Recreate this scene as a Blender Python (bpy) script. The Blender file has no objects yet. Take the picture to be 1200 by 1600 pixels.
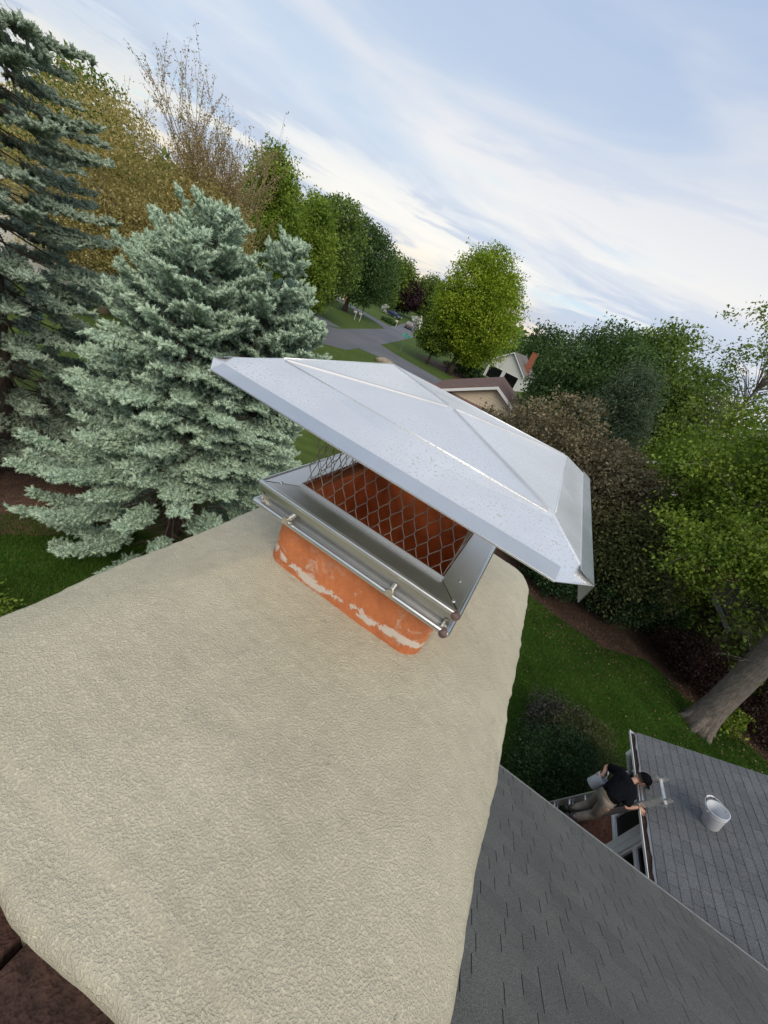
import bpy, bmesh, math, random
import numpy as np
from mathutils import Vector, Matrix, Euler
random.seed(7)
rs = np.random.RandomState(11)
SC = bpy.context.scene
COL = SC.collection
RAD = math.radians

# ------------------------------------------------------------------ camera
CAM_R = np.array([[0.817781, 0.43739, 0.374063], [0.524404, -0.298488, -0.797437], [-0.237138, 0.848289, -0.473467]])
CAM_C = np.array([0.19231, -0.58144, 0.415512])
FPX = 610.66
cam = bpy.data.cameras.new('camera')
cam.sensor_fit = 'VERTICAL'; cam.sensor_height = 36.0; cam.lens = 36.0 * FPX / 1600.0
cam.clip_start = 0.02; cam.clip_end = 4000
camo = bpy.data.objects.new('camera', cam); COL.objects.link(camo)
r0, r1, r2 = CAM_R
camo.matrix_world = Matrix(((r0[0], -r1[0], -r2[0], CAM_C[0]), (r0[1], -r1[1], -r2[1], CAM_C[1]),
                            (r0[2], -r1[2], -r2[2], CAM_C[2]), (0, 0, 0, 1)))
SC.camera = camo

# ------------------------------------------------------------------ world, sun, exposure
SUN_EL, SUN_AZ = 47.0, -52.0        # azimuth measured from +x towards +y
W = bpy.data.worlds.new('World'); SC.world = W; W.use_nodes = True
nt = W.node_tree; nt.nodes.clear()
def wn(t, **k):
    n = nt.nodes.new(t)
    for a, b in k.items(): setattr(n, a, b)
    return n
def wl(a, b): nt.links.new(a, b)
out = wn('ShaderNodeOutputWorld'); bg = wn('ShaderNodeBackground'); bg.inputs['Strength'].default_value = 0.1
sky = wn('ShaderNodeTexSky', sky_type='NISHITA'); sky.sun_disc = False
sky.sun_elevation = RAD(SUN_EL); sky.sun_rotation = RAD(90 - SUN_AZ); sky.air_density = 1.0; sky.dust_density = 1.5
tc = wn('ShaderNodeTexCoord'); sep = wn('ShaderNodeSeparateXYZ'); wl(tc.outputs['Generated'], sep.inputs[0])
def wmath(op, a, b=None, clamp=False):
    n = wn('ShaderNodeMath', operation=op); n.use_clamp = clamp
    for i, v in enumerate((a, b)):
        if v is None: continue
        if isinstance(v, (int, float)): n.inputs[i].default_value = v
        else: wl(v, n.inputs[i])
    return n.outputs[0]
def wramp(f, stops, interp='EASE'):
    n = wn('ShaderNodeValToRGB'); n.color_ramp.interpolation = interp
    el = n.color_ramp.elements
    while len(el) < len(stops): el.new(0.5)
    for e, (p, c) in zip(el, stops):
        e.position = p; e.color = (*c, 1) if len(c) == 3 else c
    wl(f, n.inputs[0]); return n.outputs[0]
def wnoise(scale3, rot, scale, detail, rough, dist=0.0, loc=(0, 0, 0)):
    m = wn('ShaderNodeMapping'); m.inputs['Scale'].default_value = scale3
    m.inputs['Rotation'].default_value = [RAD(a) for a in rot]; m.inputs['Location'].default_value = loc
    wl(tc.outputs['Generated'], m.inputs[0])
    n = wn('ShaderNodeTexNoise'); n.inputs['Scale'].default_value = scale; n.inputs['Detail'].default_value = detail
    n.inputs['Roughness'].default_value = rough; n.inputs['Distortion'].default_value = dist
    wl(m.outputs[0], n.inputs[0]); return n.outputs[0]
elev = wmath('MAXIMUM', sep.outputs[2], 0.0)
def wmix(f, a, b, mode='MIX'):
    n = wn('ShaderNodeMix', data_type='RGBA', blend_type=mode)
    if isinstance(f, (int, float)): n.inputs[0].default_value = f
    else: wl(f, n.inputs[0])
    for i, v in ((6, a), (7, b)):
        if isinstance(v, tuple): n.inputs[i].default_value = (*v, 1)
        else: wl(v, n.inputs[i])
    return n.outputs[2]
# high thin veil: pale at the horizon, blue-grey higher up
veil = wramp(elev, [(0.0, (6.6, 5.6, 4.4)), (0.08, (6.0, 5.8, 5.4)), (0.20, (4.3, 5.0, 5.9)), (0.5, (3.3, 4.1, 5.5)), (1.0, (3.2, 4.0, 5.4))])
n_long = wnoise((1, 1, 4.5), (0, 12, 0), 1.15, 5, 0.5, 0.45, (0.4, 0.1, 0.3))
bands = wramp(n_long, [(0.40, (0, 0, 0)), (0.60, (1, 1, 1))])
cloudc = wramp(elev, [(0.0, (7.2, 5.9, 4.3)), (0.12, (7.2, 6.8, 6.2)), (0.35, (5.8, 5.85, 6.05)), (1.0, (5.0, 5.25, 5.9))])
c1 = wmix(wmath('MULTIPLY', bands, 0.95), veil, cloudc)
n_gap = wnoise((1, 1, 7.0), (0, 5, 0), 1.7, 4, 0.55, 0.3, (2.1, 0.7, 0.1))
gap = wramp(n_gap, [(0.57, (0, 0, 0)), (0.70, (1, 1, 1))])
lowm = wramp(elev, [(0.05, (1, 1, 1)), (0.36, (0, 0, 0))])
c2 = wmix(wmath('MULTIPLY', wmath('MULTIPLY', gap, lowm), 0.75), c1, (3.9, 5.9, 6.9))
n_dark = wnoise((1, 1, 6.5), (0, 6, 0), 3.6, 5, 0.55, 0.5, (0.9, 3.1, 0.6))
dark = wramp(n_dark, [(0.44, (0, 0, 0)), (0.57, (1, 1, 1))])
lowd = wramp(elev, [(0.0, (1, 1, 1)), (0.12, (1, 1, 1)), (0.22, (0, 0, 0))])
c3 = wmix(wmath('MULTIPLY', wmath('MULTIPLY', dark, lowd), 0.75), c2, (3.1, 3.7, 5.0))
n_lay = wnoise((1, 1, 8.0), (0, 10, 0), 1.9, 6, 0.58, 0.6, (3.3, 1.9, 0.8))
lay = wramp(n_lay, [(0.46, (0, 0, 0)), (0.62, (1, 1, 1))])
c3 = wmix(wmath('MULTIPLY', lay, 0.42), c3, (3.9, 4.5, 5.7))
skyc = wmix(0.86, sky.outputs[0], c3)
wl(skyc, bg.inputs['Color']); wl(bg.outputs[0], out.inputs[0])

sun = bpy.data.lights.new('sun', 'SUN'); sun.energy = 1.5; sun.angle = RAD(40); sun.color = (1.0, 0.90, 0.74)
suno = bpy.data.objects.new('sun', sun); COL.objects.link(suno)
d = Vector((math.cos(RAD(SUN_EL)) * math.cos(RAD(SUN_AZ)), math.cos(RAD(SUN_EL)) * math.sin(RAD(SUN_AZ)), math.sin(RAD(SUN_EL))))
suno.rotation_euler = d.to_track_quat('Z', 'Y').to_euler(); suno.location = (0, 0, 30)

SC.view_settings.view_transform = 'Standard'; SC.view_settings.look = 'None'
SC.view_settings.exposure = 0.58; SC.view_settings.gamma = 1.0; SC.view_settings.use_curve_mapping = False
SC.render.engine = 'CYCLES'
SC.cycles.max_bounces = 6; SC.cycles.diffuse_bounces = 3; SC.cycles.glossy_bounces = 3; SC.cycles.transmission_bounces = 3
SC.cycles.transparent_max_bounces = 6; SC.cycles.use_denoising = True

GZ = -7.0   # ground level

# ------------------------------------------------------------------ object helpers
BASE = {}     # world location of each top-level thing that is built in world coordinates

def props(o, label=None, cat=None, group=None, kind=None):
    if label: o['label'] = label
    if cat: o['category'] = cat
    if group: o['group'] = group
    if kind: o['kind'] = kind
    return o

def thing(name, label, cat, loc=(0, 0, 0), rz=0.0, group=None):
    o = bpy.data.objects.new(name, None); COL.objects.link(o)
    o.empty_display_size = 0.2
    o.location = loc; o.rotation_euler = (0, 0, rz)
    return props(o, label, cat, group)

class MB:
    """collects geometry for one mesh"""
    def __init__(s): s.v = []; s.f = []; s.mi = []
    def add(s, vs, fs, m=0):
        o = len(s.v); s.v += [tuple(map(float, p)) for p in vs]
        s.f += [tuple(i + o for i in f) for f in fs]; s.mi += [m] * len(fs); return s
    def hexa(s, p, m=0):
        return s.add(p, [(0, 3, 2, 1), (4, 5, 6, 7), (0, 1, 5, 4), (1, 2, 6, 5), (2, 3, 7, 6), (3, 0, 4, 7)], m)
    def box(s, c, size, rot=None, m=0):
        hx, hy, hz = [a / 2 for a in size]; c = Vector(c)
        M = rot if rot is not None else Matrix.Identity(3)
        p = [c + M @ Vector(q) for q in ((-hx, -hy, -hz), (hx, -hy, -hz), (hx, hy, -hz), (-hx, hy, -hz),
                                         (-hx, -hy, hz), (hx, -hy, hz), (hx, hy, hz), (-hx, hy, hz))]
        return s.hexa(p, m)
    def bx(s, x0, x1, y0, y1, z0, z1, m=0):
        return s.box(((x0 + x1) / 2, (y0 + y1) / 2, (z0 + z1) / 2), (x1 - x0, y1 - y0, z1 - z0), None, m)
    def tube(s, path, rad, n=8, m=0, caps=True):
        path = [Vector(p) for p in path]
        if isinstance(rad, (int, float)): rad = [rad] * len(path)
        rings = []; up = None
        for i, p in enumerate(path):
            t = (path[min(i + 1, len(path) - 1)] - path[max(i - 1, 0)]).normalized()
            if up is None:
                up = Vector((0, 0, 1)) if abs(t.z) < 0.9 else Vector((1, 0, 0))
            a = t.cross(up)
            a = a.normalized() if a.length > 1e-6 else t.orthogonal().normalized()
            b = a.cross(t).normalized(); up = b
            rings.append([p + (a * math.cos(2 * math.pi * k / n) + b * math.sin(2 * math.pi * k / n)) * rad[i] for k in range(n)])
        vs = [q for r in rings for q in r]; fs = []
        for i in range(len(path) - 1):
            for k in range(n):
                k2 = (k + 1) % n
                fs.append((i * n + k, i * n + k2, (i + 1) * n + k2, (i + 1) * n + k))
        if caps:
            fs.append(tuple(range(n - 1, -1, -1))); fs.append(tuple(range((len(path) - 1) * n, len(path) * n)))
        return s.add(vs, fs, m)
    def lathe(s, c, prof, n=24, ax=None, m=0, closed=False):
        """prof: (r, h) along axis ax from c"""
        ax = Vector(ax or (0, 0, 1)).normalized(); a = ax.orthogonal().normalized(); b = ax.cross(a); c = Vector(c)
        vs = [c + ax * h + (a * math.cos(2 * math.pi * k / n) + b * math.sin(2 * math.pi * k / n)) * r for r, h in prof for k in range(n)]
        fs = []
        for i in range(len(prof) - 1):
            for k in range(n):
                k2 = (k + 1) % n
                fs.append((i * n + k, i * n + k2, (i + 1) * n + k2, (i + 1) * n + k))
        if closed:
            fs.append(tuple(range(n - 1, -1, -1))); fs.append(tuple(range((len(prof) - 1) * n, len(prof) * n)))
        return s.add(vs, fs, m)
    def sheet(s, poly, th, m=0):
        """thin plate from a planar polygon, thickened along minus its normal"""
        P = [Vector(p) for p in poly]; nn = Vector((0, 0, 0))
        for i in range(len(P)): nn += P[i].cross(P[(i + 1) % len(P)])
        nn.normalize(); n = len(P)
        vs = P + [p - nn * th for p in P]
        fs = [tuple(range(n)), tuple(range(2 * n - 1, n - 1, -1))] + [(i, n + i, n + (i + 1) % n, (i + 1) % n) for i in range(n)]
        return s.add(vs, fs, m)
    def build(s, name, mat, parent=None, world=True, smooth=False, bevel=0.0, **pr):
        off = np.zeros(3)
        if parent is not None and world:
            q = parent
            while q.parent: q = q.parent
            off = np.array(q.location)
        v = np.array(s.v, dtype=float) - off
        me = bpy.data.meshes.new(name); me.from_pydata([tuple(p) for p in v], [], s.f)
        for mm in (mat if isinstance(mat, (list, tuple)) else [mat]): me.materials.append(mm)
        if any(s.mi): me.polygons.foreach_set('material_index', s.mi)
        if smooth: me.polygons.foreach_set('use_smooth', [True] * len(s.f))
        me.validate(); me.update()
        o = bpy.data.objects.new(name, me); COL.objects.link(o)
        if parent is not None: o.parent = parent
        if bevel:
            md = o.modifiers.new('bevel', 'BEVEL'); md.width = bevel; md.segments = 2; md.limit_method = 'ANGLE'
        return props(o, **pr)

def npmesh(name, verts, k, mat, parent=None, tint=None, smooth=False, off=None, **pr):
    """verts (N*k,3): N separate k-gons; tint: N values stored per face"""
    verts = np.asarray(verts, dtype=np.float32).reshape(-1, 3)
    if off is None:
        off = np.zeros(3)
        if parent is not None:
            q = parent
            while q.parent: q = q.parent
            off = np.array(q.location)
    verts = verts - np.asarray(off, dtype=np.float32)
    nv = len(verts); nf = nv // k
    me = bpy.data.meshes.new(name)
    me.vertices.add(nv); me.vertices.foreach_set('co', verts.ravel())
    me.loops.add(nv); me.loops.foreach_set('vertex_index', np.arange(nv, dtype=np.int32))
    me.polygons.add(nf); me.polygons.foreach_set('loop_start', np.arange(0, nv, k, dtype=np.int32))
    me.update(calc_edges=True)
    if tint is not None:
        a = me.attributes.new('tint', 'FLOAT', 'FACE'); a.data.foreach_set('value', np.asarray(tint, dtype=np.float32))
    me.materials.append(mat)
    o = bpy.data.objects.new(name, me); COL.objects.link(o)
    if parent is not None: o.parent = parent
    return props(o, **pr)

def project(P):
    q = CAM_R @ (np.asarray(P, float) - CAM_C)
    return 600 + FPX * q[0] / q[2], 800 + FPX * q[1] / q[2], q[2]

# ------------------------------------------------------------------ materials
def newmat(name):
    m = bpy.data.materials.new(name); m.use_nodes = True; t = m.node_tree; t.nodes.clear()
    o = t.nodes.new('ShaderNodeOutputMaterial'); b = t.nodes.new('ShaderNodeBsdfPrincipled'); t.links.new(b.outputs[0], o.inputs[0])
    return m, t, b, o
def N(t, ty, **k):
    n = t.nodes.new(ty)
    for a, b in k.items():
        if hasattr(n, a): setattr(n, a, b)
        else: n.inputs[a.replace('_', ' ')].default_value = b
    return n
def noise(t, scale, detail=4, rough=0.55, vec=None, dist=0.0):
    n = N(t, 'ShaderNodeTexNoise'); n.inputs['Scale'].default_value = scale; n.inputs['Detail'].default_value = detail
    n.inputs['Roughness'].default_value = rough; n.inputs['Distortion'].default_value = dist
    if vec is not None: t.links.new(vec, n.inputs['Vector'])
    return n.outputs[0]
def ramp(t, f, stops, interp='LINEAR'):
    n = t.nodes.new('ShaderNodeValToRGB'); n.color_ramp.interpolation = interp; el = n.color_ramp.elements
    while len(el) < len(stops): el.new(0.5)
    for e, (p, c) in zip(el, stops):
        e.position = p; e.color = (c, c, c, 1) if isinstance(c, (int, float)) else (*c, 1)
    t.links.new(f, n.inputs[0]); return n.outputs[0]
def mixc(t, f, a, b, mode='MIX'):
    n = N(t, 'ShaderNodeMix', data_type='RGBA', blend_type=mode)
    if isinstance(f, (int, float)): n.inputs[0].default_value = f
    else: t.links.new(f, n.inputs[0])
    for i, v in ((6, a), (7, b)):
        if isinstance(v, tuple): n.inputs[i].default_value = (*v, 1)
        else: t.links.new(v, n.inputs[i])
    return n.outputs[2]
def mth(t, op, a, b=None, clamp=False):
    n = N(t, 'ShaderNodeMath', operation=op); n.use_clamp = clamp
    for i, v in enumerate((a, b)):
        if v is None: continue
        if isinstance(v, (int, float)): n.inputs[i].default_value = v
        else: t.links.new(v, n.inputs[i])
    return n.outputs[0]
def bump(t, h, strength, dist, prev=None):
    n = N(t, 'ShaderNodeBump'); n.inputs['Strength'].default_value = strength; n.inputs['Distance'].default_value = dist
    t.links.new(h, n.inputs['Height'])
    if prev is not None: t.links.new(prev, n.inputs['Normal'])
    return n.outputs[0]
def objco(t, scale=(1, 1, 1)):
    c = N(t, 'ShaderNodeTexCoord'); m = N(t, 'ShaderNodeMapping'); m.inputs['Scale'].default_value = scale
    t.links.new(c.outputs['Object'], m.inputs[0]); return m.outputs[0]

def simple(name, c, rough=0.6, metal=0.0, var=0.25, vscale=8.0, bmp=0.0, bscale=60.0, bdist=0.003, spec=None):
    m, t, b, o = newmat(name); v = objco(t)
    f = noise(t, vscale, 5, 0.6, v)
    lo = tuple(x * (1 - var) for x in c); hi = tuple(min(1, x * (1 + var)) for x in c)
    t.links.new(ramp(t, f, [(0.3, lo), (0.7, hi)]), b.inputs['Base Color'])
    b.inputs['Roughness'].default_value = rough; b.inputs['Metallic'].default_value = metal
    if spec is not None: b.inputs['Specular IOR Level'].default_value = spec
    if bmp: t.links.new(bump(t, noise(t, bscale, 4, 0.6, v), bmp, bdist), b.inputs['Normal'])
    return m

def piece_mat(name, stops, rough=0.85, grain=90.0, gstr=0.35, bmp=0.4, bdist=0.002, stain=0.0, spec=0.3):
    """material of alike pieces: each piece takes its own tone from Object Info random"""
    m, t, b, o = newmat(name)
    oi = N(t, 'ShaderNodeObjectInfo'); g = N(t, 'ShaderNodeNewGeometry')
    rv = mth(t, 'FRACT', mth(t, 'ADD', oi.outputs['Random'], g.outputs['Random Per Island']))
    base = ramp(t, rv, stops)
    n1 = noise(t, grain, 3, 0.7, g.outputs['Position'])
    col = mixc(t, gstr, base, ramp(t, n1, [(0.28, 0.12), (0.72, 1.0)]), 'MULTIPLY')
    n2 = noise(t, 1.6, 5, 0.6, g.outputs['Position'])
    col = mixc(t, 0.35, col, ramp(t, n2, [(0.3, 0.45), (0.7, 1.0)]), 'MULTIPLY')
    t.links.new(col, b.inputs['Base Color']); b.inputs['Roughness'].default_value = rough
    b.inputs['Specular IOR Level'].default_value = spec
    t.links.new(bump(t, n1, bmp, bdist), b.inputs['Normal'])
    return m

def leaf_mat(name, stops, trans=0.35, rough=0.55, spec=0.3):
    m, t, b, o = newmat(name)
    at = N(t, 'ShaderNodeAttribute'); at.attribute_name = 'tint'
    c = ramp(t, at.outputs['Fac'], stops)
    t.links.new(c, b.inputs['Base Color']); b.inputs['Roughness'].default_value = rough
    b.inputs['Specular IOR Level'].default_value = spec
    if trans > 0:
        tr = N(t, 'ShaderNodeBsdfTranslucent'); t.links.new(mixc(t, 1.0, c, (1.0, 1.0, 0.6), 'MULTIPLY'), tr.inputs[0])
        mx = N(t, 'ShaderNodeMixShader'); mx.inputs[0].default_value = trans
        t.links.new(b.outputs[0], mx.inputs[1]); t.links.new(tr.outputs[0], mx.inputs[2]); t.links.new(mx.outputs[0], o.inputs[0])
    return m

M = {}
M['white'] = simple('white_paint', (0.72, 0.73, 0.74), 0.45, var=0.08)
M['trim'] = simple('grey_white_trim', (0.82, 0.84, 0.86), 0.4, var=0.08)
M['glass'] = simple('dark_glass', (0.006, 0.007, 0.008), 0.12, var=0.1)
M['screen'] = simple('black_window_screen', (0.012, 0.012, 0.013), 0.55, var=0.4, vscale=2)
M['alu'] = simple('aluminium', (0.62, 0.62, 0.62), 0.42, 0.85, var=0.15, vscale=20)
M['bark_grey'] = simple('grey_bark', (0.17, 0.145, 0.12), 0.9, var=0.35, vscale=6, bmp=0.9, bscale=18, bdist=0.03)
def bark_mat(name, c, v):
    m, t, b, o = newmat(name); co = objco(t, (1, 1, .16)); n1 = noise(t, 26, 5, 0.65, co, .6); n2 = noise(t, 5, 5, .6, objco(t))
    col = mixc(t, .75, ramp(t, n2, [(.3, tuple(x * .75 for x in c)), (.7, tuple(x * 1.25 for x in c))]), ramp(t, n1, [(.34, .35), (.6, 1.1)]), 'MULTIPLY')
    t.links.new(col, b.inputs['Base Color']); b.inputs['Roughness'].default_value = .95
    t.links.new(bump(t, n1, 1.0, .035), b.inputs['Normal']); return m
M['bark_grey'] = bark_mat('ridged_grey_bark', (0.20, 0.17, 0.14), .3)
M['bark'] = simple('brown_bark', (0.07, 0.05, 0.036), 0.95, var=0.4, vscale=8, bmp=0.7, bscale=25, bdist=0.02)
M['twig'] = simple('dead_twig', (0.10, 0.072, 0.052), 0.95, var=0.4, vscale=8)
M['palebark'] = simple('pale_bark', (0.24, 0.19, 0.12), 0.9, var=0.3, vscale=8)

def asphalt():
    m, t, b, o = newmat('asphalt'); g = N(t, 'ShaderNodeNewGeometry')
    n1 = noise(t, 0.18, 5, 0.6, g.outputs['Position']); n2 = noise(t, 6, 4, 0.7, g.outputs['Position'])
    c = ramp(t, n1, [(0.3, (0.10, 0.105, 0.12)), (0.7, (0.15, 0.155, 0.17))])
    t.links.new(mixc(t, 0.35, c, ramp(t, n2, [(0.3, 0.5), (0.7, 1.0)]), 'MULTIPLY'), b.inputs['Base Color']); b.inputs['Roughness'].default_value = 0.85
    return m
M['asphalt'] = asphalt()

def lawn_mat():
    m, t, b, o = newmat('lawn_turf'); g = N(t, 'ShaderNodeNewGeometry'); P = g.outputs['Position']
    n1 = noise(t, 0.12, 5, 0.6, P); n2 = noise(t, 1.7, 5, 0.65, P); n3 = noise(t, 14, 4, 0.7, P)
    wv = N(t, 'ShaderNodeTexWave', wave_type='BANDS', bands_direction='X'); mp = N(t, 'ShaderNodeMapping'); mp.inputs['Rotation'].default_value = (0, 0, 0.95)
    t.links.new(P, mp.inputs[0]); t.links.new(mp.outputs[0], wv.inputs['Vector']); wv.inputs['Scale'].default_value = 0.32
    wv.inputs['Distortion'].default_value = 0.6; wv.inputs['Detail'].default_value = 2
    c = ramp(t, n1, [(0.32, (0.060, 0.100, 0.018)), (0.68, (0.092, 0.135, 0.026))])
    c = mixc(t, 0.40, c, ramp(t, n2, [(0.3, 0.5), (0.72, 1.25)]), 'MULTIPLY')
    c = mixc(t, 0.5, c, ramp(t, n3, [(0.3, 0.35), (0.7, 1.15)]), 'MULTIPLY')
    c = mixc(t, 0.28, c, ramp(t, wv.outputs[0], [(0.35, 0.62), (0.65, 1.2)]), 'MULTIPLY')
    t.links.new(c, b.inputs['Base Color']); b.inputs['Roughness'].default_value = 0.9; b.inputs['Specular IOR Level'].default_value = 0.15
    t.links.new(bump(t, n3, 0.6, 0.05), b.inputs['Normal'])
    return m
M['lawn'] = lawn_mat()
M['grass'] = leaf_mat('grass_blades', [(0.0, (0.0371, 0.1010, 0.0119)), (0.6, (0.0758, 0.1770, 0.0202)), (1.0, (0.1433, 0.2527, 0.0421))], 0.25, 0.6)

def mulch_mat():
    m, t, b, o = newmat('mulch'); g = N(t, 'ShaderNodeNewGeometry'); P = g.outputs['Position']
    vo = N(t, 'ShaderNodeTexVoronoi'); vo.inputs['Scale'].default_value = 22; t.links.new(P, vo.inputs['Vector'])
    n1 = noise(t, 1.2, 5, 0.6, P)
    c = mixc(t, 0.7, ramp(t, n1, [(0.3, (0.055, 0.030, 0.018)), (0.7, (0.12, 0.062, 0.036))]), ramp(t, vo.outputs['Color'], [(0.1, 0.3), (0.9, 1.3)]), 'MULTIPLY')
    t.links.new(c, b.inputs['Base Color']); b.inputs['Roughness'].default_value = 0.95
    t.links.new(bump(t, vo.outputs['Distance'], 0.8, 0.04), b.inputs['Normal'])
    return m
M['mulch'] = mulch_mat()

def crown_mat():
    m, t, b, o = newmat('crown_coating'); g = N(t, 'ShaderNodeNewGeometry'); P = g.outputs['Position']
    n1 = noise(t, 3.2, 6, 0.6, P); n2 = ramp(t, noise(t, 340, 3, 0.6, P), [(0.30, 0.0), (0.66, 1.0)], 'EASE'); n3 = noise(t, 30, 5, 0.65, P, 0.4); n4 = noise(t, 520, 2, 0.5, P)
    c = ramp(t, n1, [(0.30, (0.49, 0.45, 0.33)), (0.55, (0.565, 0.52, 0.385)), (0.75, (0.61, 0.57, 0.44))])
    c = mixc(t, 0.22, c, ramp(t, n3, [(0.30, 0.66), (0.62, 1.1)]), 'MULTIPLY')
    c = mixc(t, 0.28, c, ramp(t, n2, [(0.0, 0.66), (0.55, 1.06)]), 'MULTIPLY')
    mp = N(t, 'ShaderNodeMapping'); mp.inputs['Scale'].default_value = (7, 85, 20); mp.inputs['Rotation'].default_value = (0, 0, 0.75); t.links.new(P, mp.inputs[0])
    mp2 = N(t, 'ShaderNodeMapping'); mp2.inputs['Scale'].default_value = (5, 70, 20); mp2.inputs['Rotation'].default_value = (0, 0, -0.35); t.links.new(P, mp2.inputs[0])
    zone = ramp(t, noise(t, 4.5, 3, 0.5, P), [(0.47, 0.0), (0.60, 1.0)])
    n5 = mixc(t, zone, noise(t, 1.0, 4, 0.6, mp.outputs[0], 0.3), noise(t, 1.0, 4, 0.6, mp2.outputs[0], 0.3))
    c = mixc(t, 0.12, c, ramp(t, n5, [(0.34, 0.6), (0.55, 1.08)]), 'MULTIPLY')
    st = noise(t, 7.5, 6, 0.72, P, 0.8)
    c = mixc(t, ramp(t, st, [(0.58, 0.0), (0.72, 0.35)]), c, (0.30, 0.285, 0.25))
    c = mixc(t, ramp(t, noise(t, 5.0, 5, 0.7, P, 0.5), [(0.56, 0.0), (0.74, 0.30)]), c, (0.52, 0.46, 0.38))
    pit = noise(t, 46, 3, 0.75, P, 1.2)
    c = mixc(t, ramp(t, pit, [(0.66, 0.0), (0.74, 0.55)]), c, (0.20, 0.185, 0.15))
    t.links.new(c, b.inputs['Base Color']); b.inputs['Roughness'].default_value = 0.62; b.inputs['Specular IOR Level'].default_value = 0.35
    h = mth(t, 'ADD', n2, mth(t, 'MULTIPLY', n4, 0.35))
    bn = bump(t, h, 0.85, 0.0021)
    bn = bump(t, mth(t, 'MULTIPLY', n5, ramp(t, noise(t, 3.4, 3, 0.5, P), [(0.55, 0.0), (0.68, 1.0)])), 0.35, 0.005, bn)
    t.links.new(bump(t, n3, 0.10, 0.004, bn), b.inputs['Normal'])
    return m
M['crown'] = crown_mat()

def flue_mat():
    m, t, b, o = newmat('terracotta_flue'); g = N(t, 'ShaderNodeNewGeometry'); P = g.outputs['Position']
    sp = N(t, 'ShaderNodeSeparateXYZ'); t.links.new(P, sp.inputs[0])
    n1 = noise(t, 14, 5, 0.6, P); n2 = noise(t, 120, 3, 0.6, P); n3 = noise(t, 22, 6, 0.72, P, 0.6)
    c = ramp(t, n1, [(0.3, (0.46, 0.135, 0.042)), (0.7, (0.63, 0.205, 0.072))])
    c = mixc(t, 0.30, c, ramp(t, n2, [(0.3, 0.6), (0.7, 1.15)]), 'MULTIPLY')
    wv = mth(t, 'MULTIPLY', mth(t, 'SUBTRACT', noise(t, 7, 3, 0.5, P), 0.5), 0.07)
    zz = mth(t, 'ADD', sp.outputs[2], wv)
    band = mth(t, 'SUBTRACT', 1.0, mth(t, 'MULTIPLY', mth(t, 'ABSOLUTE', mth(t, 'ADD', zz, 0.152)), 48.0), True)
    msk = mth(t, 'MULTIPLY', band, ramp(t, n3, [(0.40, 0.05), (0.56, 1.0)]))
    ob = mth(t, 'SUBTRACT', 1.0, mth(t, 'MULTIPLY', mth(t, 'ABSOLUTE', mth(t, 'ADD', zz, 0.132)), 15.0), True)
    spl = mth(t, 'MULTIPLY', ob, ramp(t, n3, [(0.55, 0.0), (0.63, 1.0)]))
    mm = mth(t, 'MAXIMUM', ramp(t, msk, [(0.30, 0.0), (0.48, 0.9)]), mth(t, 'MULTIPLY', spl, 0.75))
    c = mixc(t, ramp(t, noise(t, 9, 6, 0.7, P, 1.0), [(0.56, 0.0), (0.70, 0.45)]), c, (0.30, 0.10, 0.045))
    c = mixc(t, mm, c, (0.62, 0.56, 0.47))
    t.links.new(c, b.inputs['Base Color']); b.inputs['Roughness'].default_value = 0.75
    t.links.new(bump(t, mth(t, 'ADD', n2, mth(t, 'MULTIPLY', mm, 0.8)), 0.3, 0.003), b.inputs['Normal'])
    return m
M['flue'] = flue_mat()
M['flue_in'] = simple('flue_inside', (0.66, 0.155, 0.04), 0.8, var=0.45, vscale=10, bmp=0.3)

def steel(name, c, rough, spot=0.0, aniso=0.0, metal=1.0, dirt=(0.35, 0.34, 0.31)):
    m, t, b, o = newmat(name); v = objco(t)
    n1 = noise(t, 5, 6, 0.65, v, 0.5); n2 = noise(t, 130, 3, 0.7, v); n3 = noise(t, 230, 2, 0.6, v, 0.3)
    col = ramp(t, n1, [(0.3, tuple(x * 0.86 for x in c)), (0.7, c)])
    f = mth(t, 'MULTIPLY', ramp(t, n3, [(0.575, 0.0), (0.64, 1.0)]), ramp(t, n1, [(0.38, 0.15), (0.62, 1.0)]))
    if spot: col = mixc(t, mth(t, 'MULTIPLY', f, spot), col, dirt)
    t.links.new(col, b.inputs['Base Color'])
    b.inputs['Metallic'].default_value = metal
    if spot: t.links.new(mth(t, 'SUBTRACT', metal, mth(t, 'MULTIPLY', f, spot * 0.8)), b.inputs['Metallic'])
    t.links.new(ramp(t, n1, [(0.3, rough), (0.75, rough + 0.12)]), b.inputs['Roughness'])
    t.links.new(bump(t, n2, 0.06, 0.001), b.inputs['Normal'])
    return m
M['hood'] = steel('stainless_hood', (0.90, 0.89, 0.865), 0.32, 0.8, metal=0.82)
M['steel'] = steel('stainless_base', (0.62, 0.61, 0.58), 0.30, 0.25)
M['bead'] = steel('stainless_bead', (0.70, 0.70, 0.70), 0.65, 0.3)
M['steel_hem'] = steel('stainless_hem', (0.72, 0.72, 0.70), 0.28, 0.15)
M['wire'] = simple('mesh_wire', (0.27, 0.23, 0.19), 0.5, 0.35, var=0.3, vscale=40)
M['screw'] = simple('zinc_screw', (0.62, 0.60, 0.54), 0.3, 0.9, var=0.2, vscale=60)
M['rusty'] = simple('rolled_end', (0.17, 0.11, 0.10), 0.6, 0.3, var=0.4, vscale=120)
M['brick'] = piece_mat('chimney_brick', [(0.0, (0.125, 0.050, 0.032)), (0.5, (0.085, 0.040, 0.029)), (1.0, (0.062, 0.042, 0.030))], 0.95, 55, 0.85, 1.0, 0.012)
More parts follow.
